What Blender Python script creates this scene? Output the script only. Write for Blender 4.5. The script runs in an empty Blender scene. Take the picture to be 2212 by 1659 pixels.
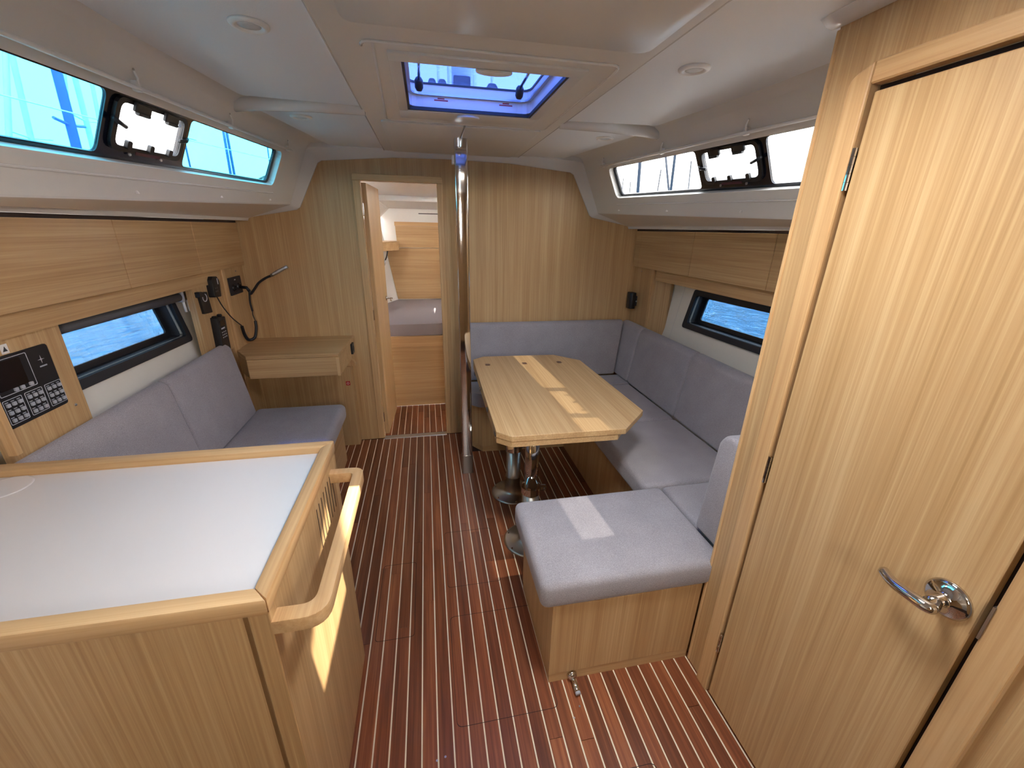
import bpy, bmesh, math, random
from mathutils import Vector, Matrix
from mathutils.geometry import tessellate_polygon
random.seed(7)
C = bpy.context.scene.collection
sc = bpy.context.scene
# ------------------------------------------------------------------ camera, light, exposure
IMG_W, F_PX = 2212.0, 890.0
YAW, PITCH, ROLL = 0.2025, 0.3595, 0.0205
cam_d = bpy.data.cameras.new('camera'); cam = bpy.data.objects.new('camera', cam_d); C.objects.link(cam)
cam_d.sensor_fit = 'HORIZONTAL'; cam_d.sensor_width = 36.0; cam_d.lens = 36.0 * F_PX / IMG_W
cam_d.clip_start = 0.02; cam_d.clip_end = 2000
fw = Vector((math.sin(YAW)*math.cos(PITCH), math.cos(YAW)*math.cos(PITCH), -math.sin(PITCH)))
rt = Vector((math.cos(YAW), -math.sin(YAW), 0)); up = rt.cross(fw)
r2 = math.cos(ROLL)*rt + math.sin(ROLL)*up; u2 = -math.sin(ROLL)*rt + math.cos(ROLL)*up
Mx = Matrix((r2, u2, -fw)).transposed().to_4x4(); Mx.translation = Vector((0, 0, 1.5))
cam.matrix_world = Mx
sc.camera = cam

sc.view_settings.view_transform = 'Standard'; sc.view_settings.look = 'None'
sc.view_settings.gamma = 1.0; sc.view_settings.use_curve_mapping = False
sc.view_settings.exposure = 1.62

SKY = 24.0
world = bpy.data.worlds.new('sky'); sc.world = world; world.use_nodes = True
wn = world.node_tree.nodes; wl = world.node_tree.links
for n in list(wn): wn.remove(n)
wo = wn.new('ShaderNodeOutputWorld'); bg = wn.new('ShaderNodeBackground')
tc = wn.new('ShaderNodeTexCoord'); sx = wn.new('ShaderNodeSeparateXYZ'); rmp = wn.new('ShaderNodeValToRGB')
wl.new(tc.outputs['Generated'], sx.inputs[0]); wl.new(sx.outputs['Z'], rmp.inputs[0])
el = rmp.color_ramp.elements
el[0].position = 0.0; el[0].color = (1.0, 0.97, 0.92, 1)
el[1].position = 1.0; el[1].color = (0.86, 0.92, 1.0, 1)
e = el.new(0.22); e.color = (1.0, 0.97, 0.93, 1)
e = el.new(0.55); e.color = (0.95, 0.96, 0.98, 1)
wl.new(rmp.outputs[0], bg.inputs[0])
# a hazy sky is brighter towards the sun's side
dt = wn.new('ShaderNodeVectorMath'); dt.operation = 'DOT_PRODUCT'; dt.inputs[1].default_value = (0.78, -0.63, 0.0)
ma = wn.new('ShaderNodeMath'); ma.operation = 'MULTIPLY_ADD'; ma.inputs[1].default_value = 0.40*SKY; ma.inputs[2].default_value = 1.0*SKY
wl.new(tc.outputs['Generated'], dt.inputs[0]); wl.new(dt.outputs['Value'], ma.inputs[0]); wl.new(ma.outputs[0], bg.inputs[1])
wl.new(bg.outputs[0], wo.inputs[0])

SUN_DIR = Vector((0.52, -0.15, 1.0)).normalized()      # towards the sun
sun_d = bpy.data.lights.new('sun', 'SUN'); sun_d.energy = 6.5; sun_d.angle = 0.009; sun_d.color = (1.0, 0.93, 0.80)
sun = bpy.data.objects.new('sun', sun_d); C.objects.link(sun)
sun.rotation_euler = SUN_DIR.to_track_quat('Z', 'Y').to_euler(); sun.location = (6, -9, 8)

def portal(name, loc, normal, sx_, sy_):
    d = bpy.data.lights.new(name, 'AREA'); d.shape = 'RECTANGLE'; d.size = sx_; d.size_y = sy_
    d.cycles.is_portal = True
    o = bpy.data.objects.new(name, d); C.objects.link(o); o.location = loc
    o.rotation_euler = Vector(normal).to_track_quat('-Z', 'Y').to_euler()
XC = 0.192          # centreline of the boat
YB = 2.92           # main bulkhead

# ------------------------------------------------------------------ materials
def new_mat(name):
    m = bpy.data.materials.new(name); m.use_nodes = True
    nt = m.node_tree; b = nt.nodes['Principled BSDF']
    return m, nt, b
def setp(b, **k):
    for n, v in k.items():
        n = n.replace('_', ' ')
        if n in b.inputs: b.inputs[n].default_value = v
def lin(r, g, b):
    f = lambda c: (c/255/12.92) if c/255 <= 0.04045 else ((c/255+0.055)/1.055)**2.4
    return (f(r), f(g), f(b), 1)
def plain(name, rgb, rough=0.5, metal=0.0, bump=0.0, bscale=200, **k):
    m, nt, b = new_mat(name); c = lin(*rgb)
    setp(b, Base_Color=c, Roughness=rough, Metallic=metal, **k)
    if bump:
        t = nt.nodes.new('ShaderNodeTexCoord'); n = nt.nodes.new('ShaderNodeTexNoise'); bp = nt.nodes.new('ShaderNodeBump')
        n.inputs['Scale'].default_value = bscale; n.inputs['Detail'].default_value = 3
        nt.links.new(t.outputs['Object'], n.inputs['Vector']); nt.links.new(n.outputs['Fac'], bp.inputs['Height'])
        bp.inputs['Strength'].default_value = bump; bp.inputs['Distance'].default_value = 0.002
        nt.links.new(bp.outputs[0], b.inputs['Normal'])
    return m
def wood(name, grain, c0, c1, c2, rough=0.42, fine=170.0, long=1.6, rnd=0.0, spec=0.4):
    m, nt, b = new_mat(name); N = nt.nodes; L = nt.links
    t = N.new('ShaderNodeTexCoord'); mp = N.new('ShaderNodeMapping')
    s = [fine, fine, fine]; s[grain] = long; mp.inputs['Scale'].default_value = s
    L.new(t.outputs['Object'], mp.inputs['Vector'])
    src = mp.outputs[0]
    oi = N.new('ShaderNodeObjectInfo')
    if rnd:
        add = N.new('ShaderNodeVectorMath'); add.operation = 'ADD'
        mul = N.new('ShaderNodeVectorMath'); mul.operation = 'SCALE'; mul.inputs[0].default_value = (37, 91, 53)
        L.new(oi.outputs['Random'], mul.inputs['Scale']); L.new(src, add.inputs[0]); L.new(mul.outputs[0], add.inputs[1]); src = add.outputs[0]
    n1 = N.new('ShaderNodeTexNoise'); n1.inputs['Scale'].default_value = 1.0; n1.inputs['Detail'].default_value = 4; n1.inputs['Roughness'].default_value = 0.65
    n1.inputs['Distortion'].default_value = 0.4
    L.new(src, n1.inputs['Vector'])
    mp2 = N.new('ShaderNodeMapping'); s2 = [fine*0.12]*3; s2[grain] = long*0.4; mp2.inputs['Scale'].default_value = s2
    L.new(t.outputs['Object'], mp2.inputs['Vector'])
    n2 = N.new('ShaderNodeTexNoise'); n2.inputs['Scale'].default_value = 1.0; n2.inputs['Detail'].default_value = 3
    L.new(mp2.outputs[0], n2.inputs['Vector'])
    mx = N.new('ShaderNodeMath'); mx.operation = 'MULTIPLY_ADD'; mx.inputs[1].default_value = 0.62
    m2 = N.new('ShaderNodeMath'); m2.operation = 'MULTIPLY'; m2.inputs[1].default_value = 0.38
    L.new(n2.outputs['Fac'], m2.inputs[0]); L.new(n1.outputs['Fac'], mx.inputs[0]); L.new(m2.outputs[0], mx.inputs[2])
    cr = N.new('ShaderNodeValToRGB'); L.new(mx.outputs[0], cr.inputs[0])
    q = cr.color_ramp.elements
    q[0].position = 0.34; q[0].color = lin(*c0); q[1].position = 0.66; q[1].color = lin(*c2)
    k = q.new(0.5); k.color = lin(*c1)
    out = cr.outputs[0]
    if rnd:
        hs = N.new('ShaderNodeHueSaturation'); mr = N.new('ShaderNodeMapRange')
        mr.inputs[3].default_value = 1-rnd; mr.inputs[4].default_value = 1+rnd
        L.new(oi.outputs['Random'], mr.inputs[0]); L.new(mr.outputs[0], hs.inputs['Value']); L.new(out, hs.inputs['Color']); out = hs.outputs[0]
    L.new(out, b.inputs['Base Color'])
    setp(b, Roughness=rough); b.inputs['Specular IOR Level'].default_value = spec
    bp = N.new('ShaderNodeBump'); bp.inputs['Strength'].default_value = 0.08; bp.inputs['Distance'].default_value = 0.001
    L.new(n1.outputs['Fac'], bp.inputs['Height']); L.new(bp.outputs[0], b.inputs['Normal'])
    return m
OAK = ((172, 134, 88), (190, 153, 106), (206, 173, 126))
OAKE = ((186, 144, 96), (203, 163, 114), (214, 178, 130))
M = {}
M['oak_z'] = wood('oak vertical grain', 2, *OAK)
M['oak_y'] = wood('oak lengthwise grain', 1, *OAK)
M['oak_x'] = wood('oak crosswise grain', 0, *OAK)
M['oak_edge_z'] = wood('solid oak lipping vertical', 2, *OAKE, fine=90)
M['oak_edge_y'] = wood('solid oak lipping lengthwise', 1, *OAKE, fine=90)
M['oak_edge_x'] = wood('solid oak lipping crosswise', 0, *OAKE, fine=90)
M['teak'] = wood('dark teak plank', 1, (96, 51, 29), (128, 71, 42), (158, 96, 59), rough=0.36, fine=110, long=2.5, rnd=0.28, spec=0.45)
M['holly'] = plain('pale holly inlay', (232, 218, 190), 0.4)
M['gel'] = plain('white gelcoat moulding', (220, 216, 211), 0.22)
M['gel_band'] = plain('satin cream roof liner', (216, 212, 205), 0.32)
M['liner'] = plain('pale textured roof panel', (228, 229, 230), 0.55, bump=0.15, bscale=350)
M['hull_panel'] = plain('white hull lining', (228, 222, 208), 0.45)
M['lam'] = plain('white laminate', (214, 207, 203), 0.25, bump=0.03, bscale=500)
M['black'] = plain('black plastic', (22, 22, 26), 0.42)
M['black_soft'] = plain('matt black frame', (34, 35, 40), 0.55)
M['navy'] = plain('dark tinted window border', (10, 14, 30), 0.12)
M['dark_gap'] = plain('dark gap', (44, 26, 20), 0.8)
M['steel'] = plain('brushed stainless steel', (176, 172, 164), 0.28, 1.0)
M['chrome'] = plain('polished stainless steel', (205, 200, 195), 0.06, 1.0)
M['alu'] = plain('satin aluminium', (188, 188, 190), 0.35, 1.0)
M['white_pl'] = plain('white plastic', (232, 228, 222), 0.35)
M['grey_pl'] = plain('grey key plastic', (170, 172, 178), 0.5)
M['screen'] = plain('dark display', (26, 18, 18), 0.15)
M['blind'] = plain('grey blind fabric', (86, 84, 86), 0.8)
M['sheet'] = plain('grey mattress cover', (150, 140, 142), 0.9, bump=0.3, bscale=30)
M['red'] = plain('red print', (176, 40, 40), 0.6)
M['paper'] = plain('white sticker', (226, 222, 216), 0.6)
M['print'] = plain('dark print', (40, 38, 42), 0.6)
M['silver_print'] = plain('silver print', (196, 198, 204), 0.5)
M['maroon'] = plain('dark red label', (74, 34, 48), 0.5)
M['mast'] = plain('pale grey mast', (196, 198, 206), 0.4)
M['mast_white'] = plain('white mast', (236, 238, 242), 0.4)
M['wire'] = plain('rigging wire', (150, 152, 160), 0.4, 0.6)
M['block'] = plain('dark grey block', (72, 70, 72), 0.35)
M['hill'] = plain('wooded hill', (36, 52, 56), 0.9)
M['canvas'] = plain('grey canvas', (150, 150, 152), 0.9)
M['lens'] = plain('frosted lamp lens', (196, 194, 190), 0.5)

def fabric():
    m, nt, b = new_mat('grey woven upholstery'); N = nt.nodes; L = nt.links
    t = N.new('ShaderNodeTexCoord'); n = N.new('ShaderNodeTexNoise'); n.inputs['Scale'].default_value = 420; n.inputs['Detail'].default_value = 2
    L.new(t.outputs['Object'], n.inputs['Vector'])
    n2 = N.new('ShaderNodeTexNoise'); n2.inputs['Scale'].default_value = 9; L.new(t.outputs['Object'], n2.inputs['Vector'])
    ad = N.new('ShaderNodeMath'); ad.operation = 'MULTIPLY_ADD'; ad.inputs[1].default_value = 0.8; 
    ml = N.new('ShaderNodeMath'); ml.operation = 'MULTIPLY'; ml.inputs[1].default_value = 0.2
    L.new(n2.outputs['Fac'], ml.inputs[0]); L.new(n.outputs['Fac'], ad.inputs[0]); L.new(ml.outputs[0], ad.inputs[2])
    cr = N.new('ShaderNodeValToRGB'); q = cr.color_ramp.elements
    q[0].position = 0.3; q[0].color = lin(134, 127, 129); q[1].position = 0.7; q[1].color = lin(174, 167, 168)
    L.new(ad.outputs[0], cr.inputs[0]); L.new(cr.outputs[0], b.inputs['Base Color'])
    setp(b, Roughness=0.95); b.inputs['Specular IOR Level'].default_value = 0.1
    if 'Sheen Weight' in b.inputs: b.inputs['Sheen Weight'].default_value = 0.25
    bp = N.new('ShaderNodeBump'); bp.inputs['Strength'].default_value = 0.25; bp.inputs['Distance'].default_value = 0.0015
    L.new(n.outputs['Fac'], bp.inputs['Height']); L.new(bp.outputs[0], b.inputs['Normal'])
    return m
M['fabric'] = fabric()

def pane(name, col, refl=0.06):
    m, nt, b = new_mat(name); N = nt.nodes; L = nt.links
    N.remove(b); o = [n for n in N if n.type == 'OUTPUT_MATERIAL'][0]
    tr = N.new('ShaderNodeBsdfTransparent'); tr.inputs[0].default_value = (*col, 1)
    gl = N.new('ShaderNodeBsdfGlossy'); gl.inputs['Roughness'].default_value = 0.03
    mx = N.new('ShaderNodeMixShader'); mx.inputs[0].default_value = refl
    L.new(tr.outputs[0], mx.inputs[1]); L.new(gl.outputs[0], mx.inputs[2]); L.new(mx.outputs[0], o.inputs[0])
    return m
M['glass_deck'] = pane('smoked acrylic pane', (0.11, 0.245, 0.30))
M['glass_starboard'] = pane('acrylic pane lightened for starboard sky', (0.33, 0.335, 0.34))  # same acrylic as to port; paler tint stands in for brighter starboard sky
M['glass_bow'] = pane('smoked bow hatch pane', (0.17, 0.17, 0.175))
M['glass_clear'] = pane('clear acrylic pane', (0.36, 0.365, 0.37))
M['glass_hull'] = pane('hull window pane', (0.14, 0.175, 0.205))
M['glass_hatch'] = pane('tinted hatch acrylic', (0.085, 0.125, 0.27))

def water():
    m, nt, b = new_mat('rippled sea water'); N = nt.nodes; L = nt.links
    t = N.new('ShaderNodeTexCoord'); mp = N.new('ShaderNodeMapping'); mp.inputs['Scale'].default_value = (2.6, 1.3, 1)
    L.new(t.outputs['Object'], mp.inputs[0])
    n = N.new('ShaderNodeTexNoise'); n.inputs['Scale'].default_value = 2.2; n.inputs['Detail'].default_value = 5; n.inputs['Distortion'].default_value = 1.2
    L.new(mp.outputs[0], n.inputs['Vector'])
    bp = N.new('ShaderNodeBump'); bp.inputs['Strength'].default_value = 0.9; bp.inputs['Distance'].default_value = 0.25
    L.new(n.outputs['Fac'], bp.inputs['Height']); L.new(bp.outputs[0], b.inputs['Normal'])
    setp(b, Base_Color=(0.06, 0.24, 0.42, 1), Roughness=0.12); b.inputs['IOR'].default_value = 1.33
    return m
M['water'] = water()

# ------------------------------------------------------------------ mesh helpers
ORG = {}
def obj(name, bm, mat, parent=None, smooth=False, org=None, loc=None):
    me = bpy.data.meshes.new(name)
    if parent is not None: o0 = ORG[parent.name]
    else:
        if org is None:
            xs = [v.co.x for v in bm.verts]; ys = [v.co.y for v in bm.verts]; zs = [v.co.z for v in bm.verts]
            org = Vector(((min(xs)+max(xs))/2, (min(ys)+max(ys))/2, min(zs)))
        o0 = Vector(org)
    for v in bm.verts: v.co -= o0
    bmesh.ops.recalc_face_normals(bm, faces=bm.faces)
    bm.to_mesh(me); bm.free()
    if smooth:
        for p in me.polygons: p.use_smooth = True
        if smooth == 'auto':
            me.set_sharp_from_angle(angle=math.radians(35))
    o = bpy.data.objects.new(name, me); C.objects.link(o)
    me.materials.append(M[mat] if isinstance(mat, str) else mat)
    if parent is not None: o.parent = parent
    else: o.location = o0
    ORG[o.name] = o0
    return o
def tag(o, label=None, cat=None, group=None, kind=None):
    if label: o['label'] = label
    if cat: o['category'] = cat
    if group: o['group'] = group
    if kind: o['kind'] = kind
    return o
def thing(name, loc, label, cat, group=None, kind=None):
    o = bpy.data.objects.new(name, None); C.objects.link(o); o.location = loc; o.empty_display_size = 0.05
    ORG[o.name] = Vector(loc); return tag(o, label, cat, group, kind)
def struct(o, label=None): return tag(o, label, kind='structure')

def box(x0, x1, y0, y1, z0, z1, bev=0.0, seg=2, bm=None):
    own = bmesh.new()
    bmesh.ops.create_cube(own, size=1.0)
    for v in own.verts:
        v.co = Vector((x0+(x1-x0)*(v.co.x+0.5), y0+(y1-y0)*(v.co.y+0.5), z0+(z1-z0)*(v.co.z+0.5)))
    if bev: bmesh.ops.bevel(own, geom=list(own.edges), offset=bev, segments=seg, profile=0.5, affect='EDGES', clamp_overlap=True)
    return join(bm, own)
def join(bm, own):
    if bm is None: return own
    vm = {}
    for v in own.verts: vm[v] = bm.verts.new(v.co)
    for f in own.faces:
        try: bm.faces.new([vm[v] for v in f.verts])
        except ValueError: pass
    own.free(); return bm
def prism(mapf, poly, a, b, bev=0.0, seg=2, bm=None):
    own = bmesh.new(); n = len(poly)
    A = [own.verts.new(mapf(u, v, a)) for u, v in poly]; B = [own.verts.new(mapf(u, v, b)) for u, v in poly]
    own.faces.new(A); own.faces.new(B[::-1])
    for i in range(n): own.faces.new([A[i], A[(i+1) % n], B[(i+1) % n], B[i]])
    bmesh.ops.recalc_face_normals(own, faces=own.faces)
    if bev: bmesh.ops.bevel(own, geom=list(own.edges), offset=bev, segments=seg, profile=0.5, affect='EDGES', clamp_overlap=True)
    return join(bm, own)
XY = lambda u, v, o: Vector((u, v, o))
XZ = lambda u, v, o: Vector((u, o, v))
YZ = lambda u, v, o: Vector((o, u, v))
def rnd_poly(poly, r, seg=4):
    out = []; n = len(poly)
    rs = r if isinstance(r, (list, tuple)) else [r]*n
    for i in range(n):
        p0, p, p1 = Vector(poly[i-1]), Vector(poly[i]), Vector(poly[(i+1) % n])
        if rs[i] <= 0: out.append(tuple(p)); continue
        d0 = (p0-p).normalized(); d1 = (p1-p).normalized(); ang = d0.angle(d1); t = min(rs[i]/math.tan(ang/2), (p0-p).length*0.49, (p1-p).length*0.49)
        a, b = p+d0*t, p+d1*t
        for k in range(seg+1):
            s = k/seg; q = a*(1-s)**2 + p*2*s*(1-s) + b*s*s
            out.append((q.x, q.y))
    return out
def rect(x0, x1, y0, y1, r=0.0, seg=4):
    p = [(x0, y0), (x1, y0), (x1, y1), (x0, y1)]
    return rnd_poly(p, r, seg) if r else p
def plate(mapf, outer, holes, o0, o1, bm=None):
    own = bmesh.new(); layers = []
    polys = [outer]+list(holes)
    tris = tessellate_polygon([[Vector((u, v, 0)) for u, v in lp] for lp in polys])
    for o in (o0, o1):
        loops = [[own.verts.new(mapf(u, v, o)) for u, v in lp] for lp in polys]
        flat = [v for lp in loops for v in lp]
        for t in tris:
            try: own.faces.new([flat[k] for k in t])
            except ValueError: pass
        layers.append(loops)
    for A, B in zip(*layers):
        for i in range(len(A)):
            j = (i+1) % len(A)
            try: own.faces.new([A[i], A[j], B[j], B[i]])
            except ValueError: pass
    return join(bm, own)
def tube(path, r, n=12, bm=None, cap=True, rad=None):
    own = bmesh.new(); P = [Vector(p) for p in path]; rings = []
    t0 = (P[1]-P[0]).normalized(); up_ = Vector((0, 0, 1)) if abs(t0.z) < 0.9 else Vector((1, 0, 0))
    nx = t0.cross(up_).normalized()
    for i, p in enumerate(P):
        t = ((P[min(i+1, len(P)-1)]-P[max(i-1, 0)])).normalized()
        nx = (nx - t*nx.dot(t)).normalized(); ny = t.cross(nx)
        rr = rad[i] if rad else r
        rings.append([own.verts.new(p + (nx*math.cos(2*math.pi*k/n) + ny*math.sin(2*math.pi*k/n))*rr) for k in range(n)])
    for a, b in zip(rings, rings[1:]):
        for k in range(n): own.faces.new([a[k], a[(k+1) % n], b[(k+1) % n], b[k]])
    if cap: own.faces.new(rings[0][::-1]); own.faces.new(rings[-1])
    return join(bm, own)
def lathe(prof, c, axis='z', n=32, bm=None):
    own = bmesh.new(); rings = []; c = Vector(c)
    for r, h in prof:
        ring = []
        for k in range(n):
            a = 2*math.pi*k/n; u, v = r*math.cos(a), r*math.sin(a)
            p = {'z': (u, v, h), 'x': (h, u, v), 'y': (u, h, v)}[axis]
            ring.append(own.verts.new(c+Vector(p)))
        rings.append(ring)
    for a, b in zip(rings, rings[1:]):
        for k in range(n): own.faces.new([a[k], a[(k+1) % n], b[(k+1) % n], b[k]])
    own.faces.new(rings[0][::-1]); own.faces.new(rings[-1])
    return join(bm, own)
def loft(loops, closed=False, bm=None):
    own = bmesh.new(); R = [[own.verts.new(Vector(p)) for p in lp] for lp in loops]
    n = len(R[0])
    for a, b in zip(R, R[1:]):
        for k in range(n if closed else n-1): own.faces.new([a[k], a[(k+1) % n], b[(k+1) % n], b[k]])
    return join(bm, own)
def curve_pts(ctrl, n=8):
    P = [Vector(p) for p in ctrl]; P = [P[0]*2-P[1]] + P + [P[-1]*2-P[-2]]; out = []
    for i in range(1, len(P)-2):
        for k in range(n):
            t = k/n; p0, p1, p2, p3 = P[i-1:i+3]
            out.append(0.5*((2*p1)+(-p0+p2)*t+(2*p0-5*p1+4*p2-p3)*t*t+(-p0+3*p1-3*p2+p3)*t**3))
    out.append(P[-2]); return out
def dup(o, parent, loc):
    c = o.copy(); C.objects.link(c); c.parent = parent; c.location = loc; return c

# ------------------------------------------------------------------ floor: every plank and inlay strip a piece
PITCH_X = 0.0487; X0 = -0.0895      # one stripe lies at X0
floor = struct(obj('floor', box(-1.75, 2.05, -1.15, 3.6, -0.06, -0.006), 'dark_gap', org=(0, 0, 0)))
PL, SW = 0.0443, 0.0044
plank_me = {}
def plank(x, y0, y1):
    L_ = round(y1-y0, 3)
    bm = box(x-PL/2, x+PL/2, y0+0.0006, y1-0.0006, -0.006, 0.0, 0.0006, 1)
    o = obj('plank', bm, 'teak', floor)
for i in range(-12, 22):
    x = X0 + (i+0.5)*PITCH_X
    if x > 1.0: continue
    ystart = -0.5 if x > -0.33 else 1.17
    yend = 2.9 if (-0.4 < x < 0.1) else (2.9 if x < 0.12 else (2.9 if x < 0.25 else 2.6))
    y = ystart; k = 0
    while y < yend-0.02:
        y1 = y + random.uniform(0.75, 1.35)
        if yend-y1 < 0.3: y1 = yend
        plank(x, y, y1); y = y1
for i in range(-12, 22):
    x = X0 + i*PITCH_X
    ystart = -0.5 if x > -0.31 else 1.17
    obj('inlay_strip', box(x-SW/2, x+SW/2, ystart, 2.9 if x < 0.25 else 2.6, -0.006, 0.0002), 'holly', floor)
for i in range(-6, 5):   # forward cabin sole
    x = X0 + (i+0.5)*PITCH_X
    plank(x, 2.95, 3.23 + 0.12*(i % 2)); plank(x, 3.23 + 0.12*(i % 2), 3.5)
    xs = X0 + i*PITCH_X
    obj('inlay_strip', box(xs-SW/2, xs+SW/2, 2.95, 3.5, -0.006, 0.0002), 'holly', floor)
# floor hatch seams
def seam(poly, w=0.0016):
    inn = [(p[0]*1.0, p[1]) for p in poly]
    cx_ = sum(p[0] for p in poly)/len(poly); cy_ = sum(p[1] for p in poly)/len(poly)
    hole = []
    for p in poly:
        d = Vector((p[0]-cx_, p[1]-cy_)); hole.append((p[0]-w*math.copysign(1, d.x), p[1]-w*math.copysign(1, d.y)))
    obj('hatch_seam', plate(XY, poly, [hole], 0.0001, 0.0004), 'dark_gap', floor)
seam(rect(0.02, 0.36, 0.86, 1.27, 0.02)); seam(rect(-0.27, -0.12, 1.21, 1.60, 0.015)); seam(rect(0.02, 0.26, 1.42, 1.78, 0.015)); seam(rect(0.0, 0.60, 0.2, 0.66, 0.02))
for (x, y) in ((-0.045, 0.785), (-0.02, 0.79), (-0.045, 0.745), (-0.02, 0.745), (-0.235, 0.75), (-0.235, 0.70), (0.43, 0.85), (0.40, 0.82)):
    obj('floor_screw', lathe([(0.0035, 0.0), (0.003, 0.0006), (0.001, 0.0006)], (x, y, 0), n=10), 'alu', floor)
thr = struct(obj('trim_1', box(-0.376, 0.087, 2.885, 2.935, -0.002, 0.006, 0.002), 'alu'), 'aluminium threshold strip under the forward cabin doorway')

# ------------------------------------------------------------------ main bulkhead with doorway, frame and door
bk = [(-1.62, -0.01), (-0.385, -0.01), (-0.385, 1.768), (0.096, 1.768), (0.096, -0.01), (2.0, -0.01), (2.0, 1.50), (XC+1.05, 1.625), (XC+0.99, 1.64), (XC+0.865, 1.93), (XC-0.865, 1.93), (XC-0.99, 1.64), (XC-1.05, 1.625), (-1.62, 1.50)]
wall_f = struct(obj('wall_front', plate(XZ, bk, [], YB, YB+0.02), 'oak_z', org=(0, YB, 0)))
fr_out = rnd_poly([(-0.424, 0.0), (-0.376, 0.0), (-0.376, 1.76), (0.087, 1.76), (0.087, 0.0), (0.124, 0.0), (0.124, 1.80), (-0.412, 1.80)], [0, 0, 0, 0, 0, 0, 0.03, 0.012])
door1 = thing('door_1', (-0.376, YB, 0), 'open oak veneer door leading to the forward cabin, with its frame', 'door', kind='structure')
obj('frame_post', box(-0.420, -0.376, YB-0.012, YB+0.03, 0.0, 1.76, 0.003), 'oak_edge_z', door1)
obj('frame_post', box(0.087, 0.122, YB-0.012, YB+0.03, 0.0, 1.76, 0.003), 'oak_edge_z', door1)
obj('frame_head', prism(XZ, rnd_poly([(-0.420, 1.76), (0.122, 1.76), (0.122, 1.798), (-0.420, 1.798)], [0, 0, 0.03, 0.012]), YB-0.012, YB+0.03, 0.002, 1), 'oak_edge_x', door1)
# leaf, swung into the forward cabin
def leafmap(u, v, o):   # u along leaf from hinge, o thickness
    a = math.radians(86.5); return Vector((-0.376+u*math.cos(a)-o*math.sin(a)*-1*0 + o, YB+0.03+u*math.sin(a), v))
leaf = obj('door_leaf', prism(leafmap, [(0.0, 0.015), (0.46, 0.015), (0.46, 1.752), (0.0, 1.752)], 0.0, 0.03, 0.002, 1), 'oak_z', door1)
bm = lathe([(0.018, 0.0), (0.02, 0.004), (0.006, 0.008), (0.006, 0.04), (0.009, 0.045), (0.002, 0.05)], (-0.376+0.026+0.03, YB+0.40, 0.985), 'x', 16)
bm = tube([(-0.376+0.095, YB+0.40, 0.985), (-0.376+0.1, YB+0.36, 0.983), (-0.376+0.1, YB+0.31, 0.982)], 0.006, 10, bm)
obj('door_handle', bm, 'chrome', leaf, True)
for z in (1.60, 0.93, 0.16): obj('hinge', box(-0.377, -0.369, YB+0.012, YB+0.030, z-0.035, z+0.035, 0.001), 'chrome', door1)

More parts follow.
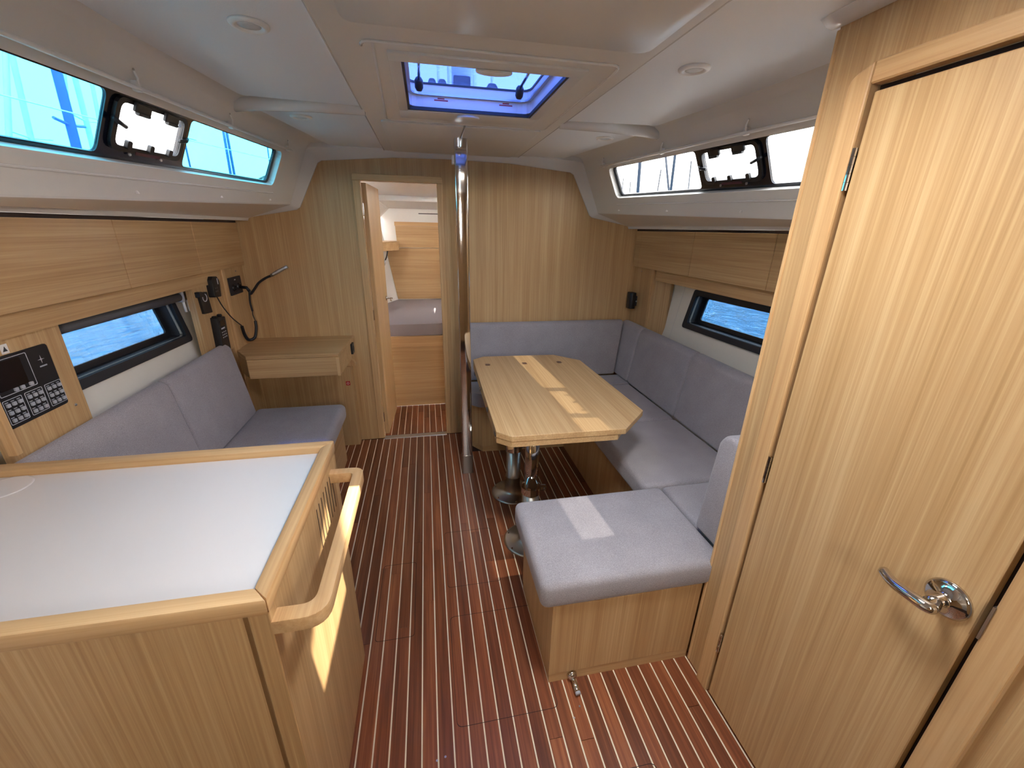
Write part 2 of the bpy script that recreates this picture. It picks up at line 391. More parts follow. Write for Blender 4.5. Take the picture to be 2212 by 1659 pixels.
# ------------------------------------------------------------------ coachroof: side walls with long windows
SL = 0.14/0.308
def W(y, z): return 0.83 + 0.04*(2.92-y) + (1.908-z)*SL
NW, NZ = 1/math.hypot(1, SL), SL/math.hypot(1, SL)
def wallmap(s):
    return lambda u, v, o: Vector((XC + s*(W(u, v)+o*NW), u, v+o*NZ))
zt = lambda y: 1.797 + (y-1.1)*0.030
zb = lambda y: 1.637 + (y-1.1)*0.034
zl = lambda y: 1.548 + (y-1.14)*0.0385
YA = -1.10
OY0, OY1 = 0.70, 2.535
def opening(g=0.0, r=0.03): 
    return rnd_poly([(OY0-g, zb(OY0)-g), (OY1+g, zb(OY1)-g), (OY1+g, zt(OY1)+g), (OY0-g, zt(OY0)+g)], r)
for s, side, wi in ((-1, 'left', 1), (1, 'right', 2)):
    mp = wallmap(s)
    outer = [(YA, zl(YA)), (2.92, zl(2.92)), (2.92, 1.90), (YA, 1.90)]
    wall = struct(obj('wall_'+side, plate(mp, outer, [opening()], 0.0, 0.035), 'gel_band', org=(XC+s*1.0, 1.2, 1.55)))
    # cove between wall and ceiling
    prof = lambda y: [(W(y, 1.90), 1.90), (W(y, 1.90)-0.012, 1.922), (W(y, 1.90)-0.035, 1.938), (W(y, 1.90)-0.08, 1.945), (W(y,1.90)-0.08, 1.955), (W(y,1.90)+0.03, 1.955), (W(y,1.90)+0.03, 1.91)]
    obj('cove', loft([[(XC+s*w, y, z) for w, z in prof(y)] for y in (YA, 0.7, 1.8, 2.92)], True), 'gel_band', wall, 'auto')
    # rounded lip and underside of the side deck
    pr = lambda y: [(W(y, zl(y)), zl(y)+0.002), (W(y, zl(y))+0.004, zl(y)-0.005), (W(y, zl(y))+0.012, zl(y)-0.008), (1.225, 1.532), (1.232, 1.517), (1.262, 1.517), (1.262, 1.56), (W(y, zl(y))+0.03, zl(y)+0.03)]
    obj('deck_underside', loft([[(XC+s*w, y, z) for w, z in pr(y)] for y in (YA, 0.7, 1.8, 2.92)], True), 'gel', wall, 'auto')
    # sill line under the window
    obj('window_ledge', prism(mp, [(OY0, zb(OY0)-0.037), (OY1+0.02, zb(OY1)-0.037), (OY1+0.02, zb(OY1)-0.031), (OY0, zb(OY0)-0.031)], -0.004, 0.001, 0.0015, 1), 'gel', wall)
    win = thing('window_%d' % wi, (XC+s*0.95, 1.6, 1.64), 'long %s deck window with smoked panes and an opening port in a dark frame' % ('port' if s < 0 else 'starboard'), 'window', kind='structure')
    def sub(a, b, gt, gb, r):
        return rnd_poly([(a, zb(a)+gb), (b, zb(b)+gb), (b, zt(b)-gt), (a, zt(a)-gt)], r)
    p1 = sub(0.74, 1.415, 0.006, 0.010, 0.018); p3 = sub(1.790, 2.505, 0.006, 0.010, 0.018)
    D_ = 0.052
    mq = lambda u, v, o: mp(u+D_, v+0.007, o)
    po = rnd_poly([(1.405, 1.680), (1.69, 1.690), (1.69, 1.792), (1.405, 1.782)], 0.02)
    pow_ = [(a+D_, b+0.007) for a, b in po]
    obj('window_border', plate(mp, opening(0.004, 0.03), [p1, pow_, p3], 0.026, 0.034), 'navy', win)
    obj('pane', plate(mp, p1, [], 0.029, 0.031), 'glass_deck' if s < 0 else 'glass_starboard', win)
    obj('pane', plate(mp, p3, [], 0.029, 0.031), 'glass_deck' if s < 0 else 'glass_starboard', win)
    port = obj('opening_port', plate(mq, rnd_poly([(1.388, 1.666), (1.707, 1.677), (1.707, 1.803), (1.388, 1.793)], 0.03), [po], 0.017, 0.0255), 'black', win)
    obj('port_pane', plate(mq, po, [], 0.020, 0.022), 'glass_clear', port)
    zh = lambda y: (y-1.4)*0.03
    for yy in (1.475, 1.605):
        b = prism(mq, [(yy-0.032, 1.768+zh(yy)), (yy+0.032, 1.769+zh(yy)), (yy+0.032, 1.793+zh(yy)), (yy-0.032, 1.792+zh(yy))], 0.006, 0.017, 0.003, 1)
        b = tube([mq(yy-0.024, 1.767+zh(yy), 0.008), mq(yy+0.024, 1.768+zh(yy), 0.008)], 0.006, 8, b)
        obj('port_hinge', b, 'black', port, 'auto')
        for dy in (-0.018, 0.018): obj('screw', lathe([(0.004, 0), (0.003, 0.002), (0.001, 0.0025)], mq(yy+dy, 1.802+zh(yy), 0.023), 'x', 8), 'alu', port)
    for yy in (1.45, 1.545, 1.635):
        obj('port_catch', prism(mq, rect(yy-0.009, yy+0.009, 1.675+zh(yy), 1.697+zh(yy), 0.006), 0.008, 0.019, 0.002, 1), 'black', port)
    for yy, zz in ((1.395, 1.735), (1.700, 1.742)):
        dy = 0.03 if yy < 1.5 else -0.03
        obj('port_handle', tube([mq(yy-dy*0.5, zz+0.006, 0.016), mq(yy, zz, 0.010), mq(yy+dy, zz-0.006, 0.012)], 0.006, 8), 'black', port, True)
    obj('port_label', prism(mq, [(1.49, 1.6665), (1.60, 1.6705), (1.60, 1.6785), (1.49, 1.6745)], 0.0155, 0.0172), 'maroon', port)
    for yy in (1.475, 1.615): obj('screw', lathe([(0.006, 0), (0.005, 0.003), (0.001, 0.004)], mq(yy, 1.662+zh(yy), 0.022), 'x', 10), 'alu', port)
    # curtain rail
    rail = thing('curtain_rail', tuple(mp(1.8, 1.85, -0.015)), 'thin white curtain rail above the %s deck window' % ('port' if s < 0 else 'starboard'), 'rail')
    zr = lambda y: 1.823 + (y-1.1)*0.028
    obj('rail_tube', tube([mp(y, zr(y), -0.016) for y in (0.5, 1.0, 1.5, 2.0, 2.60)], 0.0055, 8), 'white_pl', rail, True)
    for yy in (1.0, 1.45, 1.96, 2.56):
        b = box(-0.008, 0.008, -0.010, 0.010, -0.012, 0.012, 0.003)
        for v in b.verts: v.co = v.co + mp(yy, zr(yy)+0.002, -0.010)
        b = tube([mp(yy, zr(yy), -0.016), mp(yy-0.004, zr(yy)+0.020, -0.012), mp(yy-0.008, zr(yy)+0.032, -0.002)], 0.003, 6, b)
        br = obj('rail_bracket', b, 'white_pl', rail, 'auto')
        obj('screw', lathe([(0.004, 0), (0.003, 0.002), (0.0008, 0.003)], mp(yy-0.008, zr(yy)+0.033, -0.002), 'x', 8), 'steel', br)
    # studs under the window for the blind
    for yy in (1.55, 2.05, 2.55):
        obj('blind_stud', lathe([(0.008, 0), (0.007, 0.005), (0.003, 0.009), (0.001, 0.010)], mp(yy, zl(yy)+0.014, 0), 'z', 10), 'white_pl', wall)
    portal('portal_deck_window', mp(1.6, 1.73, 0.06), -Vector((s*NW, 0, NZ)), 1.9, 0.2)

# ------------------------------------------------------------------ ceiling
HX0, HX1, HY0, HY1 = -0.040, 0.433, 1.360, 1.868
ceil_out = [(XC-0.965, YA), (XC+0.965, YA), (XC+0.805, 2.95), (XC-0.805, 2.95)]
ceiling = struct(obj('ceiling', plate(XY, ceil_out, [rect(HX0-0.01, HX1+0.01, HY0-0.01, HY1+0.01, 0.02), rect(0.20, 0.515, 0.52, 0.84)], 1.945, 1.985), 'gel_band', org=(XC, 1.3, 1.945)))
for s in (-1, 1):
    X = lambda w: XC+s*w
    aft = [(X(0.40), YA+0.02), (X(0.94), YA+0.02), (X(0.893), 1.30), (X(0.815), 1.90), (X(0.40), 1.93)]
    fwd_ = [(X(0.40), 2.00), (X(0.835), 2.04), (X(0.70), 2.86), (X(0.40), 2.86)]
    obj('ceiling_panel', prism(XY, rnd_poly(aft, [0, 0, 0, 0.03, 0]), 1.929, 1.946, 0.004, 2), 'liner', ceiling)
    obj('ceiling_panel', prism(XY, rnd_poly(fwd_, [0, 0.03, 0.02, 0]), 1.929, 1.946, 0.004, 2), 'liner', ceiling)
    beam = [(X(0.40), 1.965, 1.935), (X(0.6), 1.972, 1.935), (X(0.8), 1.985, 1.930), (X(0.93), 1.995, 1.918)]
    obj('cross_beam', tube(beam, 0.028, 14), 'gel', ceiling, True)
obj('centre_band', plate(XY, [(XC-0.415, YA+0.02), (XC+0.415, YA+0.02), (XC+0.405, 2.87), (XC-0.405, 2.87)], [rect(HX0-0.005, HX1+0.005, HY0-0.005, HY1+0.005), rect(0.20, 0.515, 0.52, 0.84)], 1.922, 1.946), 'gel_band', ceiling)
for s in (-1, 1):
    obj('edge_bead', tube([(XC+s*0.415, YA+0.02, 1.925), (XC+s*0.405, 2.87, 1.925)], 0.004, 8), 'gel', ceiling, True)
obj('sliding_hatch_liner', prism(XY, rect(-0.155, 0.565, 0.86, 1.165, 0.035), 1.913, 1.924, 0.004, 2), 'gel_band', ceiling, 'auto')
obj('mast_step_panel', prism(XY, rect(-0.16, 0.19, 2.09, 2.83, 0.012), 1.914, 1.924, 0.004, 2), 'gel_band', ceiling, 'auto')
obj('mast_step_panel', prism(XY, rect(0.196, 0.54, 2.09, 2.83, 0.012), 1.914, 1.924, 0.004, 2), 'gel_band', ceiling, 'auto')
roof = struct(obj('roof_deck', plate(XY, [(XC-0.955, YA), (XC+0.955, YA), (XC+0.78, 3.4), (XC-0.78, 3.4)], [rect(HX0-0.02, HX1+0.02, HY0-0.02, HY1+0.02), rect(0.20, 0.515, 0.52, 0.84)], 1.986, 1.998), 'gel', org=(XC, 1.3, 1.99)), 'white deck on top of the coachroof')

# moulded trim where the liner meets the bulkhead
inn = [(-1.113, 1.520), (-0.757, 1.585), (-0.735, 1.600), (-0.603, 1.845), (-0.580, 1.858), (-0.165, 1.893), (XC, 1.899)]
inn = inn + [(2*XC-x, z) for x, z in inn[-2::-1]]
outr = [(-1.120, 1.545), (-0.800, 1.612), (-0.782, 1.630), (-0.650, 1.900), (-0.62, 1.915), (-0.165, 1.935), (XC, 1.940)]
outr = outr + [(2*XC-x, z) for x, z in outr[-2::-1]]
lp = []
for (a, b) in zip(inn, outr):
    a, b = Vector(a), Vector(b)
    m = a*0.85+b*0.15
    lp.append([(a.x, YB+0.001, a.y), (a.x, YB-0.012, a.y), (m.x, YB-0.022, m.y), (b.x, YB-0.075, b.y), (b.x*1.0, YB-0.075, b.y+0.03), (b.x, YB+0.001, b.y+0.03)])
struct(obj('trim_2', loft(lp, True), 'gel', smooth='auto'), 'white moulded trim framing the top of the oak bulkhead')

# ------------------------------------------------------------------ roof hatch (window_5)
hat = thing('window_5', (0.21, 1.69, 1.92), 'roof hatch with tinted acrylic lid, cream surround and two black arm handles', 'hatch', kind='structure')
obj('hatch_surround', plate(XY, rect(-0.132, 0.545, 1.268, 2.065, 0.03), [rect(HX0-0.03, HX1+0.03, HY0-0.03, HY1+0.03)], 1.918, 1.9245), 'gel_band', hat)
obj('surround_bead', tube([(x, y, 1.9195) for x, y in rect(-0.132, 0.545, 1.268, 2.065, 0.03)+[(-0.102, 1.268)]], 0.004, 8), 'gel', hat, True)
fx0, fx1, fy0, fy1 = -0.072, 0.468, 1.307, 1.985
obj('blind_cassette', box(fx0, fx1, fy0, HY0+0.004, 1.911, 1.922, 0.003), 'gel_band', hat, 'auto')
obj('blind_cassette', box(fx0, fx1, HY1-0.004, fy1, 1.912, 1.922, 0.003), 'gel_band', hat, 'auto')
obj('frame_side', box(fx0, HX0, HY0, HY1, 1.911, 1.922, 0.003), 'gel_band', hat, 'auto')
obj('frame_side', box(HX1, fx1, HY0, HY1, 1.911, 1.922, 0.003), 'gel_band', hat, 'auto')
obj('blind_pull', prism(XY, [(0.21+0.052*math.cos(math.pi*k/12), HY0-0.004+0.030*math.sin(math.pi*k/12)) for k in range(13)], 1.903, 1.911, 0.002, 1), 'white_pl', hat)
obj('blind_pull', prism(XY, [(0.19+0.045*math.cos(math.pi*k/12), HY1+0.03-0.034*math.sin(math.pi*k/12)) for k in range(13)], 1.904, 1.912, 0.002, 1), 'white_pl', hat)
obj('blind_seal', plate(XY, rect(HX0-0.002, HX1+0.002, HY0-0.002, HY1+0.002), [rect(HX0+0.008, HX1-0.008, HY0+0.004, HY1-0.014)], 1.915, 1.926), 'black_soft', hat)
well = obj('hatch_well', plate(XY, rect(HX0-0.012, HX1+0.012, HY0-0.012, HY1+0.012, 0.06), [rect(HX0+0.004, HX1-0.004, HY0+0.004, HY1-0.004, 0.05)], 1.927, 2.000), 'gel', hat)
obj('well_flange', plate(XY, rect(HX0-0.008, HX1+0.008, HY0-0.008, HY1+0.008, 0.055), [rect(HX0+0.016, HX1-0.016, HY0+0.016, HY1-0.016, 0.045)], 1.964, 1.970), 'alu', hat)
obj('lid_seal', plate(XY, rect(HX0-0.01, HX1+0.01, HY0-0.01, HY1+0.01, 0.055), [rect(HX0+0.008, HX1-0.008, HY0+0.008, HY1-0.008, 0.05)], 2.000, 2.006), 'black', hat)
obj('acrylic_lid', prism(XY, rect(HX0-0.01, HX1+0.01, HY0-0.01, HY1+0.01, 0.055), 2.007, 2.013), 'glass_hatch', hat)
for sgn, hx in ((1, HX0+0.045), (-1, HX1-0.06)):
    h = obj('arm_handle', tube([(hx, 1.80, 1.962), (hx, 1.795, 1.970), (hx, 1.780, 1.988), (hx, 1.775, 1.994)], 0.014, 12, rad=[0.010, 0.015, 0.015, 0.010]), 'black', hat, True)
    obj('arm_rod', tube([(hx, 1.78, 1.990), (hx+sgn*0.004, 1.50, 1.999)], 0.005, 8), 'chrome', h, True)
for lx in (0.085, 0.335):
    for k, wd in enumerate((0.026, 0.052)):
        obj('warning_label', box(lx-wd/2, lx+wd/2, HY1-0.0045, HY1-0.0035, 1.956-k*0.006, 1.960-k*0.006), 'red', well)
portal('portal_hatch', (0.2, 1.61, 2.05), (0, 0, -1), 0.5, 0.55)

# ------------------------------------------------------------------ downlights
def downlight(x, y, lab):
    t = thing('downlight', (x, y, 1.929), lab, 'ceiling light', 'round recessed ceiling lights')
    obj('bezel', lathe([(0.026, -0.001), (0.029, -0.007), (0.036, -0.008), (0.042, -0.004), (0.043, 0.0), (0.026, 0.0)], (x, y, 1.929), n=36), 'white_pl', t, True)
    obj('lens', lathe([(0.024, 0.0), (0.0245, -0.0035), (0.012, -0.0045), (0.001, -0.0046)], (x, y, 1.929), n=32), 'lens', t, True)
downlight(-0.372, 1.271, 'round ceiling light over the white galley worktop')
downlight(-0.490, 2.167, 'round ceiling light near the chart table, forward of the port roof beam')
downlight(0.760, 1.262, 'round ceiling light beside the tall oak wet locker')
downlight(0.892, 2.195, 'round ceiling light over the corner of the starboard settee')

# ------------------------------------------------------------------ overhead lockers
for s, sd, seams in ((-1, 'port', (0.45, 1.10, 1.842, 2.385, 2.91)), (1, 'starboard', (1.0, 1.626, 2.217, 2.83, 2.91))):
    X = lambda w: XC+s*w
    t = thing('overhead_locker', (X(1.42), 2.0, 1.27), 'row of oak overhead locker doors along the %s side' % sd, 'cabinet')
    y0 = seams[0]
    def bx(a, b, *r, **k): return box(min(X(a), X(b)), max(X(a), X(b)), *r, **k)
    obj('carcass', bx(1.322, 1.55, y0, 2.915, 1.272, 1.500), 'oak_y', t)
    for a, b in zip(seams, seams[1:]):
        obj('door', bx(1.295, 1.320, a+0.0015, b-0.0015, 1.262, 1.504, bev=0.0015, seg=1), 'oak_y' , t)
    obj('top_shadow_strip', bx(1.300, 1.56, y0, 2.915, 1.5045, 1.5165), 'dark_gap', t)  # dark strip painting the shade in the gap over the doors
    obj('valance', bx(1.322, 1.340, y0, 2.62, 1.195, 1.270), 'oak_y', t)

# ------------------------------------------------------------------ hull side linings, hull windows, shelves
for s, sd, wi in ((-1, 'port', 3), (1, 'starboard', 4)):
    X = lambda w: XC+s*w
    def bx(a, b, *r, **k): return box(min(X(a), X(b)), max(X(a), X(b)), *r, **k)
    hw = lambda z: 1.388 + (z-0.83)*0.13
    hm = lambda u, v, o: Vector((X(hw(v)+o), u, v))
    wx = 2.34
    HO = rnd_poly([(1.40, 0.95), (wx, 0.935), (wx-0.03, 1.175), (1.40, 1.19)], 0.02)
    HI = rnd_poly([(1.44, 0.985), (wx-0.040, 0.968), (wx-0.062, 1.142), (1.44, 1.155)], 0.018)
    hull = struct(obj('hull_lining_'+sd, plate(hm, [(YA-0.02, 0.78), (2.60, 0.78), (2.56, 1.30), (YA-0.02, 1.30)], [HI], 0.0, 0.012), 'hull_panel', org=(X(1.4), 1.6, 0.8)), 'white hull lining on the %s side' % sd)
    obj('panel_joint', prism(hm, [(2.452, 0.80), (2.455, 0.80), (2.432, 1.20), (2.429, 1.20)], -0.0008, 0.001), 'gel_band', hull)
    win = thing('window_%d' % wi, tuple(hm(1.9, 0.95, 0)), 'low %s hull window in a thick black frame looking on to the water' % sd, 'window', kind='structure')
    obj('window_frame', plate(hm, HO, [HI], -0.014, 0.003), 'black_soft', win)
    HG = rnd_poly([(1.48, 1.008), (wx-0.075, 0.993), (wx-0.092, 1.124), (1.48, 1.135)], 0.014)
    n = len(HI)
    obj('window_reveal', loft([[hm(u, v, -0.012) for u, v in HI], [hm(u, v, 0.055) for u, v in HI]], True), 'black_soft', win)
    obj('inner_seal', plate(hm, HI, [HG], 0.050, 0.058), 'black', win)
    obj('pane', plate(hm, HG, [], 0.053, 0.055), 'glass_hull', win)
    # oak end panels up to the bulkhead
    endp = struct(obj('wall_end_'+sd, bx(1.318, 1.34, 2.665, 2.918, 0.60 if s > 0 else 0.0, 1.272), 'oak_z'), 'narrow oak end panel between bulkhead and hull lining on the %s side' % sd)
    obj('post', bx(1.312, 1.36, 2.63, 2.665, 0.60 if s > 0 else 0.0, 1.272, bev=0.003), 'oak_edge_z', endp)
    if s > 0: obj('return_panel', prism(lambda u, v, o: Vector((X(u), v, o)), [(1.335, 2.63), (1.36, 2.63), (1.42, 2.545), (1.395, 2.535)], 0.60, 1.272), 'oak_z', endp)
    for zz in (1.235, 0.86): obj('screw', lathe([(0.004, 0), (0.003, 0.002), (0.001, 0.0025)], (X(1.310), 2.80, zz), 'x', 8), 'alu', endp)
    # shelf behind the backrest
    sh = tag(obj('side_shelf', bx(1.345 if s > 0 else 1.369, 1.405, 1.19, 2.53, 0.790, 0.812), 'oak_y'), 'oak ledge behind the %s backrest cushions' % sd, 'shelf')
    if s < 0:
        for ys in ((1.56, 1.86), (2.0, 2.22)):
            for k in (0, 1): obj('vent_slot', box(X(1.372-0.022*k)-0.0025, X(1.372-0.022*k)+0.0025, ys[0]+0.03*k, ys[1]+0.03*k, 0.8118, 0.8128), 'dark_gap', sh)
    struct(obj('hull_shell_'+sd, bx(1.60, 1.63, YA, 5.0, 1.23, 1.55), 'gel'), 'outer hull above the %s hull window' % sd)
    struct(obj('hull_bottom_'+sd, prism(lambda u, v, o: Vector((X(u), o, v)), [(1.42, 0.80), (1.45, 0.80), (1.30, -0.05), (1.27, -0.05)], YA, 3.6), 'gel'), 'hull below the %s window' % sd)
    struct(obj('hull_upper_'+sd, bx(1.40, 1.60, YA, 2.95, 1.302, 1.33), 'gel'), 'side structure behind the %s lockers' % sd)
    struct(obj('side_deck_'+sd, prism(lambda u, v, o: Vector((X(u), o, v)), [(1.15, 1.615), (1.63, 1.55), (1.63, 1.57), (1.15, 1.635)], YA, 5.0), 'gel'), '%s side deck outside' % sd)
    struct(obj('hull_forward_'+sd, bx(1.47, 1.49, 2.36, 3.6, 0.78, 1.55), 'gel'), 'hull behind the forward %s corner' % sd)
    portal('portal_hull_window', hm(1.88, 1.065, 0.09), (-s, 0, 0), 0.85, 0.2)

# ------------------------------------------------------------------ galley unit
gal = thing('galley_cabinet', (-0.75, 0.88, 0), 'oak galley unit with a wooden grab rail and vent slots on its aisle face', 'cabinet')
obj('body', box(-1.16, -0.335, 0.615, 1.150, 0.0, 0.865), 'oak_z', gal)
obj('aft_panel', box(-1.16, -0.342, 0.600, 0.614, 0.0, 0.865), 'oak_z', gal)
side = obj('side_panel', box(-0.334, -0.300, 0.600, 1.165, 0.0, 0.868, 0.002), 'oak_z', gal)
for k in range(8):
    y = 0.924 + k*0.0245
    obj('vent_slot', box(-0.3008, -0.2994, y-0.002, y+0.002, 0.72, 0.838), 'dark_gap', side)
# grab rail: U shape standing off the face
ro = rnd_poly([(-0.301, 0.600), (-0.208, 0.600), (-0.208, 1.100), (-0.301, 1.100)], [0, 0.05, 0.035, 0], 6)
ri = rnd_poly([(-0.301, 0.632), (-0.236, 0.632), (-0.236, 1.072), (-0.301, 1.072)], [0, 0.025, 0.012, 0], 6)
bm = prism(XY, ro + ri[::-1], 0.815, 0.845, 0.004, 2)
rail = obj('grab_rail', bm, 'oak_edge_y', gal, 'auto')
top = thing('galley_worktop', (-0.75, 0.88, 0.868), 'white laminate galley worktop with a raised solid oak edge', 'worktop')
obj('laminate', box(-1.15, -0.325, 0.625, 1.130, 0.869, 0.884), 'lam', top)
def edge(name, poly, mat): obj(name, prism(XY, poly, 0.868, 0.903, 0.004, 2), mat, top, 'auto')
edge('edge_rail', [(-1.16, 0.594), (-0.297, 0.594), (-0.325, 0.626), (-1.16, 0.626)], 'oak_edge_x')
edge('edge_rail', [(-1.16, 1.128), (-0.325, 1.128), (-0.297, 1.168), (-1.16, 1.168)], 'oak_edge_x')
edge('edge_rail', [(-0.297, 0.596), (-0.297, 1.166), (-0.326, 1.128), (-0.326, 0.626)], 'oak_edge_y')
tag(obj('worktop_lid', lathe([(0.055, 0.0), (0.055, 0.0012), (0.050, 0.0016), (0.001, 0.0016)], (-1.045, 1.075, 0.884), n=40), 'lam', smooth=True), 'round white flush lid set in the galley worktop corner', 'lid')

# ------------------------------------------------------------------ electric board and panel, port side
board = tag(obj('switchboard_panel', box(-1.175, -1.150, 1.245, 1.535, 0.813, 1.258, 0.002), 'oak_z'), 'oak board carrying the black switch panel', 'panel')
obj('board_edge', box(-1.150, -1.128, 1.232, 1.250, 0.89, 1.15, 0.002), 'oak_edge_z', board)
for (y, z) in ((1.515, 1.245), (1.490, 0.935)): obj('screw', lathe([(0.005, 0), (0.004, 0.002), (0.001, 0.003)], (-1.150, y, z), 'x', 10), 'alu', board)
ep = thing('switch_panel', (-1.149, 1.36, 0.955), 'black electrical switch panel with rows of small grey buttons', 'panel')
obj('panel_plate', prism(YZ, rect(1.262, 1.462, 0.955, 1.150, 0.010), -1.150, -1.143, 0.0015, 1), 'black', ep)
dsp = obj('display', prism(YZ, rect(1.275, 1.362, 1.060, 1.138, 0.004), -1.1435, -1.1415), 'screen', ep)
obj('display_frame', plate(YZ, rect(1.270, 1.386, 1.046, 1.143, 0.004), [rect(1.2715, 1.3845, 1.0475, 1.1415, 0.004)], -1.1432, -1.1424), 'silver_print', dsp)
key = None
for yy in (1.318, 1.338, 1.366):
    obj('button', prism(YZ, rect(yy-0.0055, yy+0.0055, 1.050, 1.060, 0.002), -1.143, -1.139), 'grey_pl', ep)
for g in range(3):
    gy = 1.268 + g*0.067
    obj('key_outline', plate(YZ, rect(gy, gy+0.058, 0.966, 1.036, 0.004), [rect(gy+0.0012, gy+0.0568, 0.9672, 1.0348, 0.004)], -1.1432, -1.1424), 'silver_print', ep)
    for r in range(3):
        for c in range(3):
            yy = gy+0.011+c*0.018; zz = 0.977+r*0.022
            obj('button', prism(YZ, rect(yy-0.005, yy+0.005, zz-0.005, zz+0.005, 0.0015), -1.143, -1.139), 'grey_pl', ep)
            obj('button_mark', box(-1.1432, -1.1424, yy-0.006, yy+0.004, zz+0.0075, zz+0.009), 'silver_print', ep)
star = [( (0.016 if k % 4 == 0 else (0.010 if k % 2 == 0 else 0.0028))*math.cos(k*math.pi/4), (0.016 if k % 4 == 0 else (0.010 if k % 2 == 0 else 0.0028))*math.sin(k*math.pi/4)) for k in range(8)]
star = []
for k in range(8):
    r = 0.012 if k % 2 == 0 else 0.002
    star.append((1.425+r*math.cos(k*math.pi/4), 1.110+r*math.sin(k*math.pi/4)))
obj('star_emblem', prism(YZ, star, -1.1432, -1.1424), 'silver_print', ep)
obj('emblem_wordmark', box(-1.1432, -1.1426, 1.413, 1.438, 1.088, 1.092), 'grey_pl', ep)
stk = tag(obj('pictogram_sticker', box(-1.1502, -1.1490, 1.330, 1.352, 1.152, 1.178), 'paper'), 'small white pictogram sticker above the switch panel', 'sticker')
obj('pictogram', prism(YZ, [(1.334, 1.158), (1.348, 1.158), (1.344, 1.166), (1.342, 1.172), (1.339, 1.166)], -1.1492, -1.1484), 'print', stk)

# ------------------------------------------------------------------ cushions
def cushion(name, bm, label, group=None, cat='cushion'):
    return tag(obj(name, bm, 'fabric', smooth=True), label, cat, group)
def cush_box(x0, x1, y0, y1, z0, z1, r=0.03, seg=4): return box(x0, x1, y0, y1, z0, z1, r, seg)
def back_prism(s, prof, y0, y1, r=0.025):
    return prism(lambda u, v, o: Vector((XC+s*u, o, v)), prof, y0, y1, r, 4)

# port settee
sb = thing('port_settee', (-0.85, 1.9, 0), 'oak base of the port settee in front of the chart table', 'settee')
obj('front_panel', box(-0.620, -0.600, 1.19, 2.62, 0.0, 0.335), 'oak_y', sb)
obj('seat_board', box(-1.20, -0.600, 1.19, 2.62, 0.336, 0.350), 'oak_y', sb)
obj('back_panel', box(-1.20, -1.178, 1.19, 2.62, 0.351, 0.788), 'oak_y', sb)
cushion('seat_cushion', cush_box(-1.06, -0.545, 1.195, 2.55, 0.351, 0.455, 0.035), 'grey seat cushion of the port settee')
bp = [(1.215, 0.459), (1.300, 0.459), (1.338, 0.830), (1.332, 0.872), (1.305, 0.885), (1.275, 0.862)]
cushion('backrest_cushion', back_prism(-1, bp, 1.20, 1.862), 'grey backrest cushion of the port settee beside the switch panel')
cushion('backrest_cushion', back_prism(-1, bp, 1.866, 2.46), 'grey backrest cushion of the port settee beside the chart table')

# starboard U settee
ub = thing('dinette_settee', (1.0, 1.9, 0), 'oak base of the U-shaped starboard dinette settee', 'settee')
obj('aft_bench_box', box(0.345, 0.885, 0.942, 1.36, 0.042, 0.360, 0.002), 'oak_z', ub)
obj('aft_bench_plinth', box(0.348, 0.885, 0.944, 1.358, 0.0, 0.041), 'oak_x', ub)
obj('side_front_panel', box(0.925, 0.945, 1.362, 2.56, 0.0, 0.352), 'oak_z', ub)
obj('side_seat_board', box(0.925, 1.44, 1.0, 2.56, 0.353, 0.362), 'oak_y', ub)
obj('corner_box', box(0.887, 0.944, 0.96, 1.361, 0.0, 0.352), 'oak_z', ub)
obj('forward_bench_box', prism(XY, [(0.245, 2.915), (0.245, 2.70), (0.325, 2.585), (0.925, 2.562), (1.44, 2.562), (1.44, 2.915)], 0.045, 0.360, 0.002, 1), 'oak_z', ub)
obj('forward_bench_plinth', prism(XY, [(0.248, 2.915), (0.248, 2.702), (0.327, 2.588), (0.925, 2.565), (1.44, 2.565), (1.44, 2.915)], 0.0, 0.044), 'oak_x', ub)
cushion('seat_cushion', cush_box(0.300, 0.952, 0.928, 1.372, 0.362, 0.466, 0.028), 'large grey seat cushion on the aft bench beside the wet locker door')
cushion('seat_cushion', prism(XY, [(0.958, 0.975), (1.41, 0.975), (1.41, 1.372), (0.958, 1.372)], 0.364, 0.462, 0.020, 3), 'small grey corner seat cushion tucked behind the wet locker')
cushion('seat_cushion', cush_box(0.880, 1.41, 1.378, 1.995, 0.364, 0.464, 0.026), 'grey side seat cushion next to the aft end of the table')
cushion('seat_cushion', cush_box(0.880, 1.41, 1.999, 2.595, 0.364, 0.464, 0.026), 'grey side seat cushion next to the forward end of the table')
cushion('seat_cushion', prism(XY, rnd_poly([(0.195, 2.79), (0.195, 2.66), (0.30, 2.545), (0.876, 2.52), (0.878, 2.60), (1.41, 2.60), (1.41, 2.79)], [0.0, 0.03, 0.05, 0.01, 0, 0, 0]), 0.364, 0.464, 0.022, 3), 'grey seat cushion of the forward bench against the bulkhead')
fbm = prism(YZ, [(2.795, 0.466), (2.915, 0.466), (2.915, 0.845), (2.90, 0.872), (2.87, 0.876), (2.84, 0.86)], 0.235, 1.378, 0.02, 3)
for v in fbm.verts:
    if v.co.x > 1.0: v.co.x += (v.co.z-0.466)*0.14
cushion('backrest_cushion', fbm, 'wide grey backrest cushion along the oak bulkhead')
rp = [(1.193, 0.467), (1.255, 0.467), (1.340, 0.820), (1.325, 0.858), (1.285, 0.870), (1.248, 0.850)]
cushion('backrest_cushion', back_prism(1, rp, 2.61, 2.912, 0.02), 'narrow grey backrest cushion in the forward corner of the dinette')
cushion('backrest_cushion', back_prism(1, rp, 2.0, 2.606, 0.02), 'grey backrest cushion under the forward end of the starboard hull window')
cushion('backrest_cushion', back_prism(1, rp, 1.115, 1.996, 0.02), 'grey backrest cushion behind the aft end of the table')
